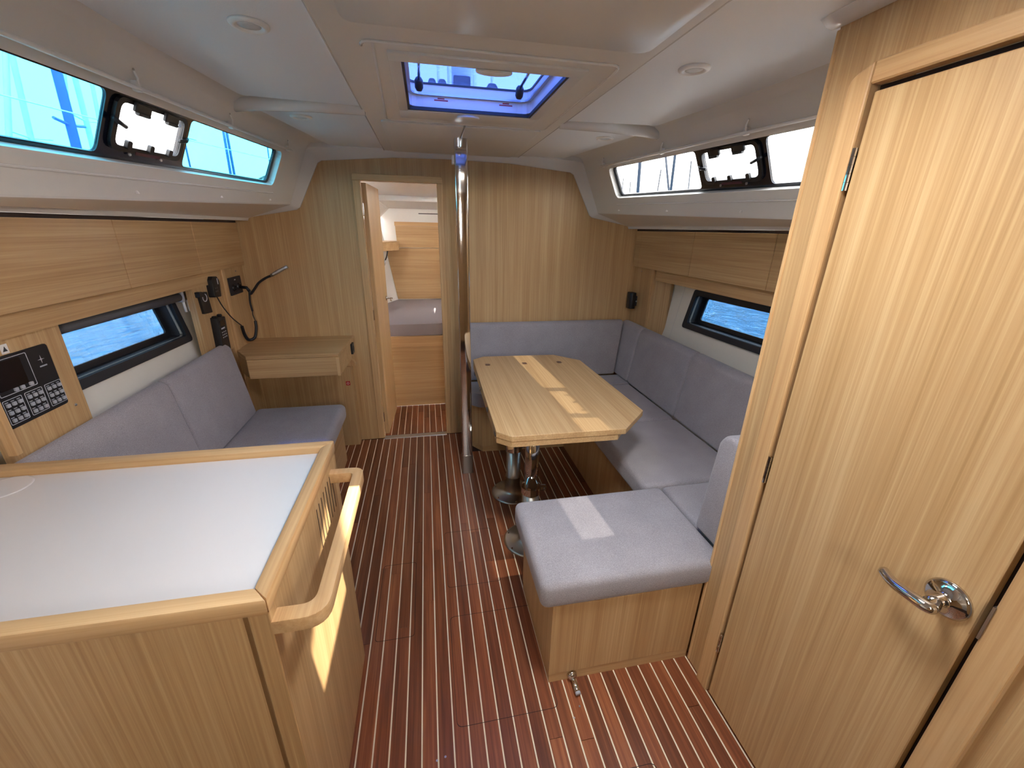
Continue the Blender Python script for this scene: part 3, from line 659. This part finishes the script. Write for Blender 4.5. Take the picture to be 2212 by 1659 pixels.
cushion('backrest_cushion', prism(lambda u, v, o: Vector((o, u, v)), [(0.975, 0.468), (1.105, 0.468), (1.075, 0.84), (1.055, 0.875), (1.01, 0.885), (0.975, 0.87)], 0.935, 1.36, 0.022, 3), 'grey backrest cushion standing against the wet locker')

# foot-operated catch at the bench plinth
fc = thing('floor_catch', (0.432, 0.93, 0.02), 'small chrome catch at the foot of the aft bench', 'catch')
obj('rose', lathe([(0.019, 0.0), (0.017, -0.008), (0.010, -0.016), (0.001, -0.017)], (0.432, 0.9435, 0.022), 'y', 20), 'chrome', fc, True)
obj('stem', tube([(0.432, 0.93, 0.022), (0.434, 0.885, 0.016)], 0.008, 12, rad=[0.008, 0.011]), 'chrome', fc, True)
obj('rubber_tip', tube([(0.434, 0.886, 0.016), (0.4345, 0.878, 0.0150)], 0.0095, 12), 'grey_pl', fc, True)

# ------------------------------------------------------------------ dinette table
TZ = 0.72
tb = thing('dinette_table', (0.55, 1.95, 0), 'folding oak table with cut corners on two stainless pedestals', 'table')
tp = [(0.300, 1.445), (0.792, 1.437), (0.956, 1.600), (0.936, 2.397), (0.799, 2.540), (0.330, 2.560), (0.258, 2.500), (0.245, 1.495)]
obj('upper_leaf', prism(XY, tp, TZ-0.026, TZ, 0.0015, 1), 'oak_y', tb)
lw = [(0.302, 1.448), (0.760, 1.440), (0.90, 1.600), (0.90, 2.397), (0.78, 2.535), (0.330, 2.555), (0.258, 2.497), (0.246, 1.497)]
obj('lower_leaf', prism(XY, lw, TZ-0.053, TZ-0.0275, 0.0015, 1), 'oak_y', tb)
obj('support_beam', box(0.300, 0.325, 1.52, 2.46, TZ-0.105, TZ-0.054, 0.003), 'oak_edge_y', tb)
for hx, hy in ((0.335, 2.385), (0.565, 2.380), (0.788, 2.375)):
    b = prism(XY, [(hx+0.016*math.cos(a*math.pi/8), hy+0.008+0.009*math.sin(a*math.pi/8)) for a in range(16)], TZ-0.001, TZ+0.0008)
    b = prism(XY, [(hx+0.016*math.cos(a*math.pi/8), hy-0.010+0.009*math.sin(a*math.pi/8)) for a in range(16)], TZ-0.001, TZ+0.0008, bm=b)
    obj('flush_hinge', b, plain('bronze hinge', (120, 92, 80), 0.4, 0.6), tb)
for hy in (1.53, 1.78, 2.05, 2.30):
    obj('edge_hinge', box(0.2435, 0.2475, hy-0.014, hy+0.014, TZ-0.034, TZ-0.020), 'block', tb)
for py in (1.655, 2.075):
    px = 0.445
    pd = obj('pedestal', lathe([(0.128, 0.0), (0.128, 0.004), (0.118, 0.008), (0.060, 0.014), (0.048, 0.026), (0.042, 0.06), (0.042, 0.112), (0.046, 0.116), (0.046, 0.124), (0.0425, 0.126), (0.0425, 0.30), (0.001, 0.301)], (px, py, 0), n=40), 'steel', tb, True)
    obj('inner_tube', lathe([(0.034, 0.30), (0.034, TZ-0.053), (0.001, TZ-0.053)], (px, py, 0), n=32), 'chrome', pd, True)
    b = lathe([(0.0435, 0.292), (0.048, 0.294), (0.048, 0.330), (0.036, 0.333)], (px, py, 0), n=32)
    b = box(px+0.040, px+0.078, py-0.012, py+0.012, 0.300, 0.324, 0.005, 2, b)
    b = tube([(px+0.066, py-0.022, 0.312), (px+0.066, py+0.022, 0.312)], 0.005, 10, b)
    obj('clamp_collar', b, 'chrome', pd, 'auto')
    for k in range(6):
        a = k*math.pi/3+0.5
        obj('flange_screw', lathe([(0.006, 0.007), (0.004, 0.0105), (0.001, 0.011)], (px+0.112*math.cos(a), py+0.112*math.sin(a), 0), n=10), 'chrome', pd)

# ------------------------------------------------------------------ compression post
cp = thing('compression_post', (0.195, 2.345, 0), 'polished stainless compression post standing between table and doorway', 'post')
obj('post_profile', prism(XY, rect(0.163, 0.228, 2.325, 2.375, 0.006, 3), 0.012, 1.916), 'chrome', cp, 'auto')
obj('foot_sleeve', prism(XY, rect(0.161, 0.230, 2.323, 2.377, 0.007, 3), 0.0003, 0.13), 'steel', cp, 'auto')
obj('top_bracket', box(0.150, 0.163, 2.33, 2.37, 1.80, 1.84, 0.003), 'white_pl', cp)

# ------------------------------------------------------------------ chart table
ct = thing('chart_table', (-0.80, 2.72, 0.66), 'wall-hung oak chart table with a lift-up top beside the doorway', 'desk')
ch = [(-1.128, 2.915), (-1.128, 2.62), (-1.03, 2.475), (-0.535, 2.475), (-0.515, 2.915)]
obj('desk_top', prism(XY, ch, 0.778, 0.798, 0.002, 1), 'oak_x', ct)
dr = [(-1.128, 2.915), (-1.128, 2.622), (-1.03, 2.478), (-0.537, 2.478), (-0.520, 2.915)]
bd = obj('desk_body', prism(XY, dr, 0.662, 0.776, 0.002, 1), 'oak_x', ct)
obj('desk_corner_lip', box(-0.552, -0.534, 2.470, 2.478, 0.662, 0.776, 0.001), 'oak_edge_z', bd)
so = obj('socket', prism(YZ, rect(2.80, 2.865, 0.695, 0.765, 0.008), -0.532, -0.512, 0.002, 1), 'black', ct)
obj('socket_face', lathe([(0.018, 0), (0.016, 0.003), (0.001, 0.001)], (-0.512, 2.832, 0.73), 'x', 20), 'black_soft', so)
obj('bracket', prism(XZ, [(-0.60, 0.661), (-0.545, 0.661), (-0.515, 0.615), (-0.515, 0.600), (-0.60, 0.600)], 2.85, 2.885), 'oak_edge_z', ct)
struct(obj('wall_under_desk', box(-1.128, -0.545, 2.835, 2.918, 0.0, 0.598), 'oak_z'), 'oak panel boxing in the space under the chart table')
rs = tag(obj('red_sticker', box(-0.589, -0.561, 2.8330, 2.8346, 0.466, 0.496), 'red'), 'small red extinguisher sticker under the chart table', 'sticker')
ring = [(-0.575+0.008*math.cos(k*math.pi/8), 0.481+0.008*math.sin(k*math.pi/8)) for k in range(16)]
obj('sticker_symbol', plate(XZ, ring, [[(-0.575+0.006*math.cos(k*math.pi/8), 0.481+0.006*math.sin(k*math.pi/8)) for k in range(16)]], 2.8322, 2.8332), 'paper', rs)

# ------------------------------------------------------------------ radio corner
XE = -1.126
sk = thing('lamp_socket', (XE, 2.77, 1.12), 'square black twin socket plate by the reading lamp', 'socket')
obj('plate', prism(YZ, rect(2.69, 2.85, 1.105, 1.205, 0.004), XE, XE+0.008, 0.002, 1), 'black_soft', sk)
obj('outlet', lathe([(0.022, 0), (0.020, 0.006), (0.014, 0.008), (0.013, 0.002), (0.001, 0.002)], (XE+0.008, 2.735, 1.145), 'x', 20), 'black', sk)
obj('outlet', lathe([(0.022, 0), (0.020, 0.006), (0.014, 0.008), (0.013, 0.002), (0.001, 0.002)], (XE+0.008, 2.805, 1.145), 'x', 20), 'black', sk)
obj('wordmark', box(XE+0.008, XE+0.0086, 2.757, 2.775, 1.186, 1.192), 'silver_print', sk)
lamp = thing('reading_lamp', (-1.09, 2.80, 1.13), 'black gooseneck reading lamp plugged in above the chart table', 'lamp')
obj('plug', tube([(XE+0.010, 2.805, 1.142), (XE+0.050, 2.80, 1.138), (XE+0.062, 2.80, 1.115)], 0.009, 10), 'black', lamp, True)
neck = curve_pts([(-1.064, 2.80, 1.118), (-1.060, 2.80, 1.100), (-1.035, 2.80, 1.128), (-1.005, 2.80, 1.165), (-0.965, 2.80, 1.192), (-0.925, 2.80, 1.210)])
obj('gooseneck', tube(neck, 0.007, 10), 'black', lamp, True)
hd = obj('lamp_head', tube([(-0.930, 2.80, 1.208), (-0.830, 2.80, 1.262)], 0.010, 14), 'alu', lamp, True)
obj('led_strip', box(-0.004, 0.004, -0.004, 0.004, -0.04, 0.04), 'lens', hd)
lo = bpy.data.objects[hd.children[0].name]; lo.location = (-0.880+1.09, 2.791-2.80, 1.235-1.13); 
for v in lo.data.vertices: v.co += ORG[hd.name]
lo.rotation_euler = (0, math.radians(62), 0)
cc = thing('microphone_cord', (-1.1, 2.76, 0.83), 'coiled black microphone cord hanging beside the chart table', 'cord')
cd1 = curve_pts([(-1.122, 2.515, 1.130), (-1.112, 2.535, 1.07), (-1.106, 2.60, 0.995), (-1.104, 2.70, 0.925)])
obj('cord', tube(cd1, 0.003, 8), 'black', cc, True)
coil = curve_pts([(-1.106, 2.70, 0.925), (-1.108, 2.72, 0.865), (-1.10, 2.745, 0.828), (-1.075, 2.77, 0.838), (-1.065, 2.79, 0.89), (-1.065, 2.80, 0.935)], 40)
bm = tube(coil, 0.0085, 8, rad=[0.0095 if k % 2 else 0.0070 for k in range(len(coil))])
obj('coil', bm, 'black', cc, True)
obj('cord', tube(curve_pts([(-1.065, 2.80, 0.935), (-1.072, 2.80, 0.97), (-1.07, 2.80, 1.0)]), 0.003, 8), 'black', cc, True)
obj('cord_sleeve', tube(curve_pts([(-1.07, 2.80, 0.995), (-1.073, 2.80, 1.05), (-1.066, 2.80, 1.11)]), 0.006, 8), 'black', cc, True)
XR = -1.14
struct(obj('wall_radio', box(XR-0.03, XR, 2.325, 2.628, 0.813, 1.262), 'oak_z'), 'oak panel carrying the radio handset and microphone')
mic = thing('radio_microphone', (XR, 2.56, 1.12), 'black hand microphone clipped to the oak panel', 'microphone')
obj('mic_body', prism(YZ, rnd_poly([(2.470, 1.130), (2.545, 1.125), (2.556, 1.21), (2.538, 1.232), (2.49, 1.236), (2.472, 1.22)], 0.010), XR, XR+0.030, 0.005, 2), 'black', mic, 'auto')
obj('mic_badge', box(XR+0.030, XR+0.031, 2.530, 2.537, 1.192, 1.222), 'silver_print', mic)
for a in range(2):
    for b_ in range(2): obj('mic_key', box(XR+0.030, XR+0.0315, 2.49+a*0.018, 2.50+a*0.018, 1.155+b_*0.016, 1.162+b_*0.016), 'block', mic)
cb = thing('charger_cradle', (XR, 2.46, 1.03), 'flat black cradle with a silver ring mark beside the microphone', 'cradle')
obj('cradle_plate', prism(YZ, rnd_poly([(2.365, 1.062), (2.450, 1.056), (2.440, 1.165), (2.355, 1.170)], 0.004), XR, XR+0.012, 0.002, 1), 'black', cb)
obj('cradle_clip', prism(YZ, rect(2.340, 2.368, 1.148, 1.175, 0.004), XR, XR+0.022, 0.003, 1), 'black', cb)
arc = [(2.402+0.021*math.cos(k*math.pi/8), 1.14+0.019*math.sin(k*math.pi/8)) for k in range(-9, 4)]
obj('ring_mark', tube([(XR+0.0125, a, b_) for a, b_ in arc], 0.0022, 6), 'silver_print', cb)
vh = thing('vhf_handset', (XR, 2.53, 0.85), 'black radio handset with screen and keypad resting in its wall cradle', 'radio')
obj('handset_body', prism(YZ, rnd_poly([(2.415, 0.846), (2.505, 0.840), (2.520, 1.02), (2.430, 1.03)], 0.008), XR, XR+0.035, 0.004, 2), 'black', vh, 'auto')
obj('handset_screen', prism(YZ, rect(2.447, 2.500, 0.978, 1.008, 0.002), XR+0.035, XR+0.0362), 'screen', vh)
obj('handset_badge', box(XR+0.035, XR+0.0362, 2.447, 2.487, 0.962, 0.969), 'silver_print', vh)
for r in range(3):
    for c in range(3): obj('handset_key', box(XR+0.035, XR+0.0365, 2.445+c*0.019, 2.454+c*0.019, 0.915+r*0.014, 0.920+r*0.014), 'grey_pl', vh)
for c in (2.442, 2.502): obj('handset_knob', box(XR+0.006, XR+0.026, c-0.008, c+0.008, 1.022, 1.036, 0.003), 'black', vh)
# rolled blind above the port hull window
bl = thing('rolled_blind', (-1.19, 1.95, 1.19), 'grey roller blind rolled up above the port hull window', 'blind')
obj('roll', tube([(-1.196, 1.545, 1.168), (-1.192, 2.29, 1.160)], 0.021, 16), 'blind', bl, True)
obj('end_bracket', box(-1.225, -1.172, 2.293, 2.312, 1.135, 1.185, 0.003), 'grey_pl', bl)
obj('pull_cord', tube([(-1.180, 2.305, 1.138), (-1.180, 2.31, 1.085)], 0.006, 8), 'white_pl', bl, True)
hk = tag(obj('blind_hook', box(-1.208, -1.196, 2.375, 2.390, 1.075, 1.135, 0.003), 'white_pl'), 'small clear hook for the blind cord on the hull lining', 'hook')

# speaker on the starboard side
sp = thing('wall_speaker', (1.505, 2.80, 0.98), 'small black loudspeaker fixed at the forward starboard corner', 'speaker')
obj('speaker_body', prism(lambda u, v, o: Vector((u, v, o)), rnd_poly([(1.455, 2.885), (1.502, 2.875), (1.497, 2.82), (1.462, 2.81), (1.448, 2.83)], 0.012), 0.965, 1.080, 0.004, 2), 'black', sp, 'auto')
obj('speaker_bracket', box(1.499, 1.5095, 2.825, 2.865, 0.985, 1.055, 0.002), 'black_soft', sp)
obj('speaker_knob', lathe([(0.006, 0), (0.005, -0.006), (0.001, -0.007)], (1.500, 2.818, 1.02), 'y', 12), 'alu', sp)

# ------------------------------------------------------------------ wet locker wall with door, starboard side near the camera
LX = 0.892
wlk = struct(obj('wall_locker', plate(lambda u, v, o: Vector((LX+o, u, v)), [(-0.55, 0.0), (0.320, 0.0), (0.320, 1.808), (0.842, 1.808), (0.842, 0.0), (0.935, 0.0), (0.935, 1.925), (-0.55, 1.925)], [], 0.0, 0.02), 'oak_z', org=(LX, 0.5, 0)))
obj('corner_lipping', box(LX-0.003, LX+0.022, 0.930, 0.940, 0.0, 1.912, 0.002), 'oak_edge_z', wlk)
obj('forward_panel', box(LX+0.02, 1.56, 0.915, 0.934, 0.0, 1.62), 'oak_z', wlk)
obj('upper_forward_panel', box(LX+0.02, 1.10, 0.915, 0.934, 1.62, 1.90), 'oak_z', wlk)
d2 = thing('door_2', (LX, 0.58, 0), 'tall oak locker door with a curved chrome lever handle', 'door', kind='structure')
obj('frame_post', prism(YZ, rnd_poly([(0.818, 0.0), (0.868, 0.0), (0.868, 1.802), (0.818, 1.822)], [0, 0, 0.03, 0]), LX-0.014, LX+0.012, 0.004, 2), 'oak_edge_z', d2)
obj('frame_post', box(LX-0.014, LX+0.012, 0.285, 0.335, 0.0, 1.82, 0.004), 'oak_edge_z', d2)
obj('frame_head', prism(YZ, [(0.3355, 1.782), (0.8175, 1.782), (0.8175, 1.822), (0.3355, 1.818)], LX-0.014, LX+0.012, 0.003, 1), 'oak_edge_y', d2)
obj('rebate', prism(YZ, rect(0.335, 0.818, 0.0, 1.782), LX+0.014, LX+0.018), 'dark_gap', d2)
lf = obj('door_leaf', prism(YZ, rect(0.347, 0.808, 0.012, 1.768), LX-0.008, LX+0.012, 0.002, 1), 'oak_z', d2)
# hinges as knuckled barrels
for z0 in (1.63, 0.90, 0.24):
    hb = None
    for k in range(5): hb = tube([(LX-0.010, 0.8135, z0-0.040+0.0162*k), (LX-0.010, 0.8135, z0-0.040+0.0162*k+0.0155)], 0.0052, 10, hb)
    obj('hinge', hb, 'chrome', d2, 'auto')
obj('strike_plate', box(LX-0.016, LX+0.002, 0.333, 0.3365, 0.87, 0.94), 'alu', d2)
hc = Vector((LX-0.008, 0.390, 0.897))
hn = obj('lever_handle', None or lathe([(0.035, 0.0), (0.035, -0.004), (0.030, -0.008), (0.014, -0.012), (0.011, -0.020), (0.0105, -0.045), (0.001, -0.046)], hc, 'x', 32), 'chrome', lf, True)
lev = curve_pts([(hc.x-0.030, hc.y, hc.z), (hc.x-0.048, hc.y-0.008, hc.z), (hc.x-0.059, hc.y-0.008, hc.z+0.001), (hc.x-0.061, hc.y+0.015, hc.z), (hc.x-0.056, hc.y+0.050, hc.z-0.004), (hc.x-0.044, hc.y+0.078, hc.z-0.004)], 6)
nl = len(lev)
b = tube(lev, 0.01, 14, rad=[0.0105 if k < nl*0.45 else 0.0105-0.003*(k/nl-0.45) for k in range(nl)])
obj('lever', b, 'chrome', hn, True)
# second recessed panel aft of the door
obj('aft_lipping', box(LX-0.006, LX, -0.55, 0.268, 0.0, 1.90, 0.002), 'oak_z', wlk)
# white moulding over the locker head
mold = [(0.86, 1.905), (0.865, 1.93), (0.90, 1.944)]
pf = lambda y: [(LX+0.03, y, 1.926), (LX-0.006, y, 1.914), (LX-0.030, y, 1.917), (LX-0.048, y, 1.928), (LX-0.052, y, 1.938), (LX-0.03, y, 1.950), (LX+0.03, y, 1.950)]
bm = loft([[(x+0.0, y, z) for x, y, z in pf(y)] for y in (-0.4, 0.3, 0.85, 0.92)], True)
own_end = [(x*0.55+(LX+0.02)*0.45, 0.965, z*0.7+1.94*0.3) for x, y, z in pf(0.96)]
bm = loft([pf(0.92), [(x*0.85+(LX+0.0)*0.15, 0.948, z*0.92+1.935*0.08) for x, y, z in pf(0.9)], own_end], True, bm)
struct(obj('trim_3', bm, 'gel', smooth='auto'), 'glossy white moulding along the head of the wet locker')

# ------------------------------------------------------------------ forward cabin
bf = thing('forward_berth', (0, 3.53, 0), 'oak front of the forward berth seen through the doorway', 'bed')
obj('front_panel', box(-1.0, 1.2, 3.505, 3.52, 0.0, 0.545), 'oak_x', bf)
obj('berth_rail', box(-1.0, 1.2, 3.495, 3.52, 0.546, 0.635, 0.002), 'oak_edge_x', bf)
obj('berth_board', box(-1.0, 1.2, 3.52, 4.85, 0.61, 0.630), 'oak_x', bf)
mt = prism(XY, rnd_poly([(-0.88, 3.50), (0.05, 3.52), (0.40, 3.62), (1.05, 3.62), (0.60, 4.82), (-0.34, 4.82)], 0.05), 0.636, 0.735, 0.025, 3)
tag(obj('berth_mattress', mt, 'sheet', smooth=True), 'grey mattress on the forward berth', 'mattress')
fw_ = struct(obj('wall_bow', box(-0.52, 0.92, 4.86, 4.88, 0.6, 1.69), 'gel'), 'white bow wall of the forward cabin')
obj('headboard_panel', prism(XZ, [(-0.335, 0.74), (0.75, 0.74), (0.85, 1.285), (-0.425, 1.285)], 4.84, 4.859), 'oak_x', fw_)
obj('headboard_panel', prism(XZ, [(-0.30, 1.290), (0.85, 1.290), (0.85, 1.51), (-0.31, 1.51)], 4.835, 4.859), 'oak_x', fw_)
obj('headboard_cap', box(-0.315, 0.85, 4.825, 4.859, 1.511, 1.55), 'oak_edge_x', fw_)
obj('air_slot', box(-0.06, 0.40, 4.856, 4.8605-0.001, 1.632, 1.640), 'dark_gap', fw_)
hl = lambda z: 0.16*(z-0.735)
struct(obj('wall_berth_left', loft([[(-0.335-hl(0.6), 4.86, 0.6), (-0.335-hl(1.60), 4.86, 1.60)], [(-1.15-hl(0.6), 3.0, 0.6), (-1.15-hl(1.60), 3.0, 1.60)]]), 'gel'), 'white hull side beside the forward berth')
struct(obj('wall_berth_right', loft([[(0.75+hl(0.6), 4.86, 0.6), (0.75+hl(1.60), 4.86, 1.60)], [(1.5+hl(0.6), 3.0, 0.6), (1.5+hl(1.60), 3.0, 1.60)]]), 'gel'), 'white hull side on the far side of the forward berth')
tag(obj('berth_shelf', prism(XY, [(-0.30, 4.83), (-0.42, 4.83), (-1.10, 3.35), (-0.92, 3.35), (-0.27, 4.60)], 1.275, 1.36, 0.003, 1), 'oak_x'), 'oak side shelf above the forward berth', 'shelf')
bl_ = thing('berth_lamp', (-0.40, 4.45, 1.16), 'small black reading lamp under the shelf in the forward cabin', 'lamp')
obj('lamp_stem', tube([(-0.372, 4.42, 1.276), (-0.385, 4.42, 1.22), (-0.402, 4.42, 1.185)], 0.006, 8), 'black', bl_, True)
obj('lamp_head', tube([(-0.402, 4.42, 1.188), (-0.418, 4.42, 1.14)], 0.011, 12), 'alu', bl_, True)
struct(obj('ceiling_forward', plate(lambda u, v, o: Vector((u, v, 1.90-(v-2.94)*0.115+o)), [(-0.62, 2.94), (1.0, 2.94), (0.75, 4.88), (-0.40, 4.88)], [rect(0.22, 0.62, 3.70, 4.10)], 0.0, 0.03), 'gel'), 'white sloping ceiling of the forward cabin')
for sg in (-1, 1):
    X = lambda w: XC+sg*w
    struct(obj('deck_forward_'+('port' if sg < 0 else 'starboard'), loft([[(X(0.80), 2.94, 1.895), (X(0.80), 2.94, 1.905), (X(1.50), 2.94, 1.59), (X(1.50), 2.94, 1.58)], [(X(0.55), 4.88, 1.675), (X(0.55), 4.88, 1.685), (X(0.64), 4.88, 1.60), (X(0.64), 4.88, 1.59)]], True), 'gel'), 'moulded %s deck edge over the forward cabin' % ('port' if sg < 0 else 'starboard'))
struct(obj('ceiling_step', box(-0.42, 0.80, 4.15, 4.19, 1.715, 1.765, 0.008), 'gel'), 'moulded step in the forward cabin ceiling')
struct(obj('window_6', prism(XY, rect(0.21, 0.63, 3.69, 4.11), 1.85, 1.858), 'glass_bow'), 'tinted hatch over the forward berth')
portal('portal_bow_hatch', (0.42, 3.90, 1.90), (0, 0, -1), 0.42, 0.40)
struct(obj('hull_bottom_bow', box(-1.6, 1.9, 2.95, 4.9, -0.08, -0.065), 'dark_gap'), 'bilge under the forward cabin')

# ------------------------------------------------------------------ aft end behind the camera: companionway
aft = struct(obj('wall_aft', plate(lambda u, v, o: Vector((u, YA-o, v)), [(-1.62, -0.05), (2.0, -0.05), (2.0, 2.0), (-1.62, 2.0)], [rect(0.12, 0.28, 1.42, 1.78)], 0.0, 0.03), 'oak_z', org=(XC, YA, 0)), 'aft bulkhead with a small companionway opening')
portal('portal_companionway_top', (0.358, 0.68, 2.03), (0, 0, -1), 0.33, 0.34)
portal('portal_companionway', (0.2, YA-0.06, 1.6), (0, 1, 0), 0.18, 0.38)

# ------------------------------------------------------------------ outside: sea, hill, masts
sea = bmesh.new(); bmesh.ops.create_grid(sea, x_segments=2, y_segments=2, size=400)
for v in sea.verts: v.co.z = 0.35
# keep the boat dry: ring of quads round the hull
sea.free(); sea = plate(XY, [(-400, -400), (400, -400), (400, 400), (-400, 400)], [[(-1.32, -3.7), (1.70, -3.7), (1.70, 3.0), (1.0, 5.0), (-0.6, 5.0), (-1.32, 3.0)]], 0.30, 0.35)
struct(obj('sea', sea, 'water', org=(0, 0, 0)), 'rippled blue harbour water outside the hull windows')
hp = []
for k in range(61):
    y = 60+k*1.6; hp.append((y, 12.4+1.6*math.sin(k*0.33)+0.9*math.sin(k*1.1+1)+0.5*random.random()))
struct(obj('hill_shore', prism(YZ, [(60, 0)] + hp + [(156, 0)], 100, 112), 'hill'), 'wooded shore far beyond the starboard windows')

def mast(x, y, h, r, lean, mat, label, spreader=None, stays=0):
    t = thing('sailboat_mast', (x, y, 0.345), label, 'mast', 'masts of the neighbouring boats')
    p = lambda z: Vector((x+lean[0]*(z-0.5), y+lean[1]*(z-0.5), z))
    obj('pole', tube([p(0.345), p(h)], r, 12), mat, t, True)
    if spreader:
        for zs, ln in spreader: obj('spreader', tube([p(zs)+Vector((0, -ln, 0.05)), p(zs), p(zs)+Vector((0, ln, 0.05))], r*0.35, 6), mat, t)
    for k in range(stays):
        o = 1.6*(1 if k % 2 else -1)
        obj('stay', tube([p(h*0.97), p(0.6)+Vector((0.1, o, 0))], 0.012, 5), 'wire', t)
M['mast_blue'] = plain('blue grey mast', (96, 104, 170), 0.4)
M['mast_teal'] = plain('dusky blue mast', (60, 92, 128), 0.4)
M['mast_dark'] = plain('dark grey mast', (34, 42, 54), 0.5)
mast(-6.0, 7.506, 12, 0.035, (0, 0.396), 'mast_white', 'slim white raked mast beside the white mast in the aft port pane')
mast(-6.3, 8.85, 12, 0.038, (0, 0.151), 'mast_white', 'white mast with a short spreader low down in the aft port pane', [(2.75, 0.45)])
mast(-6.0, 9.513, 12, 0.071, (0, 0.077), 'mast_blue', 'thick blue grey mast crossing the aft pane of the port window', [(3.05, 0.35)])
mast(-6.3, 9.43, 12, 0.032, (0, 0.285), 'mast_white', 'thin white mast right behind the thick blue grey mast')
mast(-6.0, 9.951, 12, 0.040, (0, 0.068), 'mast_white', 'white mast with thin spreaders just forward of the blue grey one', [(3.2, 0.3)])
mast(-6.0, 10.091, 12, 0.030, (0, 0.149), 'mast_white', 'short slip of white mast at the edge of the port opening port')
mast(-9.0, 20.413, 12, 0.032, (0, 0.013), 'mast_teal', 'thin dusky mast next to the port opening port', [(4.6, 1.0)])
mast(-9.0, 23.997, 12, 0.055, (0, 0.075), 'mast_teal', 'dusky blue mast, aft one of the pair in the forward port pane')
mast(-9.0, 24.546, 12, 0.055, (0, 0.038), 'mast_teal', 'dusky blue mast, forward one of the pair in the forward port pane')
mast(-9.0, 29.831, 12, 0.036, (0, 0.11), 'mast_teal', 'thin dusky mast at the forward end of the port window')
tag(obj('guard_wire', tube([(-5.4, 6.0, 2.95), (-5.4, 9.4, 3.12), (-5.4, 12.6, 3.34), (-5.4, 22.0, 3.95)], 0.010, 6), 'mast_white'), 'taut white wire crossing the view through the port window', 'wire')
mast(9.0, 17.725, 12, 0.068, (0, 0.09), 'mast_dark', 'thick dark mast nearest the bulkhead in the starboard window')
mast(9.0, 14.347, 12, 0.040, (0, 0.46), 'mast_dark', 'strongly slanting dark mast in the middle of the forward starboard pane')
mast(9.3, 15.75, 12, 0.050, (0, 0.041), 'mast_dark', 'upright dark mast crossing the strongly slanting one')
mast(9.0, 16.475, 3.75, 0.026, (0, -0.069), 'mast_dark', 'short thin mast between the thick mast and the slanting mast')
mast(9.0, 14.0, 3.78, 0.024, (0, 0.092), 'mast_dark', 'short thin mast beside the starboard opening port')
mast(9.0, 19.658, 3.77, 0.024, (0, -0.044), 'mast_dark', 'short thin mast at the forward end of the starboard window')
mast(9.0, 18.6, 3.55, 0.023, (0, 0.05), 'mast_dark', 'short thin mast just forward of the thick dark mast')
# own mast foot with halyard blocks, seen through the roof hatch
om = thing('main_mast', (0.205, 2.42, 1.999), 'own grey mast rising just forward of the roof hatch', 'mast')
obj('mast_extrusion', prism(XY, [(0.205+0.06*math.cos(k*math.pi/12), 2.43+0.10*math.sin(k*math.pi/12)) for k in range(24)], 2.000, 12.0), 'mast', om, 'auto')
obj('mast_collar', box(0.165, 0.245, 2.30, 2.34, 2.00, 2.165, 0.006), 'block', om)
ba = math.atan2(0.83, 2.45)  # unseen spar and canvas below are added to keep sun off the worktop
def boommap(u, v, o): return Vector((0.205 + u*math.cos(ba) + o*math.sin(ba), 2.33 - o*math.cos(ba) + u*math.sin(ba), v))
obj('shading_boom', prism(boommap, [(0.09*math.cos(k*math.pi/8), 3.28+0.10*math.sin(k*math.pi/8)) for k in range(16)], 0.0, 4.2), 'mast', om, 'auto')
obj('shading_cover', prism(boommap, rnd_poly([(-0.23, 3.30), (0.23, 3.30), (0.21, 3.70), (0.07, 3.92), (-0.07, 3.92), (-0.21, 3.70)], 0.05), 0.1, 4.0, 0.01, 1), 'canvas', om, 'auto')
for k, (x, w) in enumerate(((0.065, 0.028), (0.110, 0.030), (0.339, 0.040))):
    bk_ = thing('halyard_block', (x, 2.26, 1.999), ('dark grey halyard block on its own to starboard of the mast foot' if k == 2 else ('dark grey halyard block of the port pair, nearer the mast' if k else 'dark grey halyard block of the port pair, farther from the mast')), 'pulley', 'halyard blocks')
    obj('cheek', prism(XZ, rnd_poly([(x-w, 2.000), (x+w, 2.000), (x+w*0.85, 2.100), (x+w*0.4, 2.128), (x-w*0.4, 2.128), (x-w*0.85, 2.100)], 0.012), 2.245, 2.275, 0.008, 2), 'block', bk_, 'auto')
    obj('rivet', lathe([(0.006, 0), (0.005, -0.004), (0.001, -0.005)], (x, 2.246, 2.08), 'y', 10), 'alu', bk_)
for k, (x, rr, lab) in enumerate(((0.095, 0.006, 'white halyard rising beside the port blocks'), (0.148, 0.008, 'thick white halyard along the port face of the mast'), (0.262, 0.009, 'white halyard along the starboard face of the mast'), (0.345, 0.006, 'white halyard rising from the starboard block'), (0.01, 0.003, 'thin dark line beside the hatch arm'))):
    tag(obj('halyard', tube([(x, 2.285 if k != 4 else 2.25, 2.0), (x*0.8+0.04, 2.33, 7.0)], rr, 8), 'mast_white' if k < 4 else 'block'), lab, 'rope', 'halyards at the mast foot')
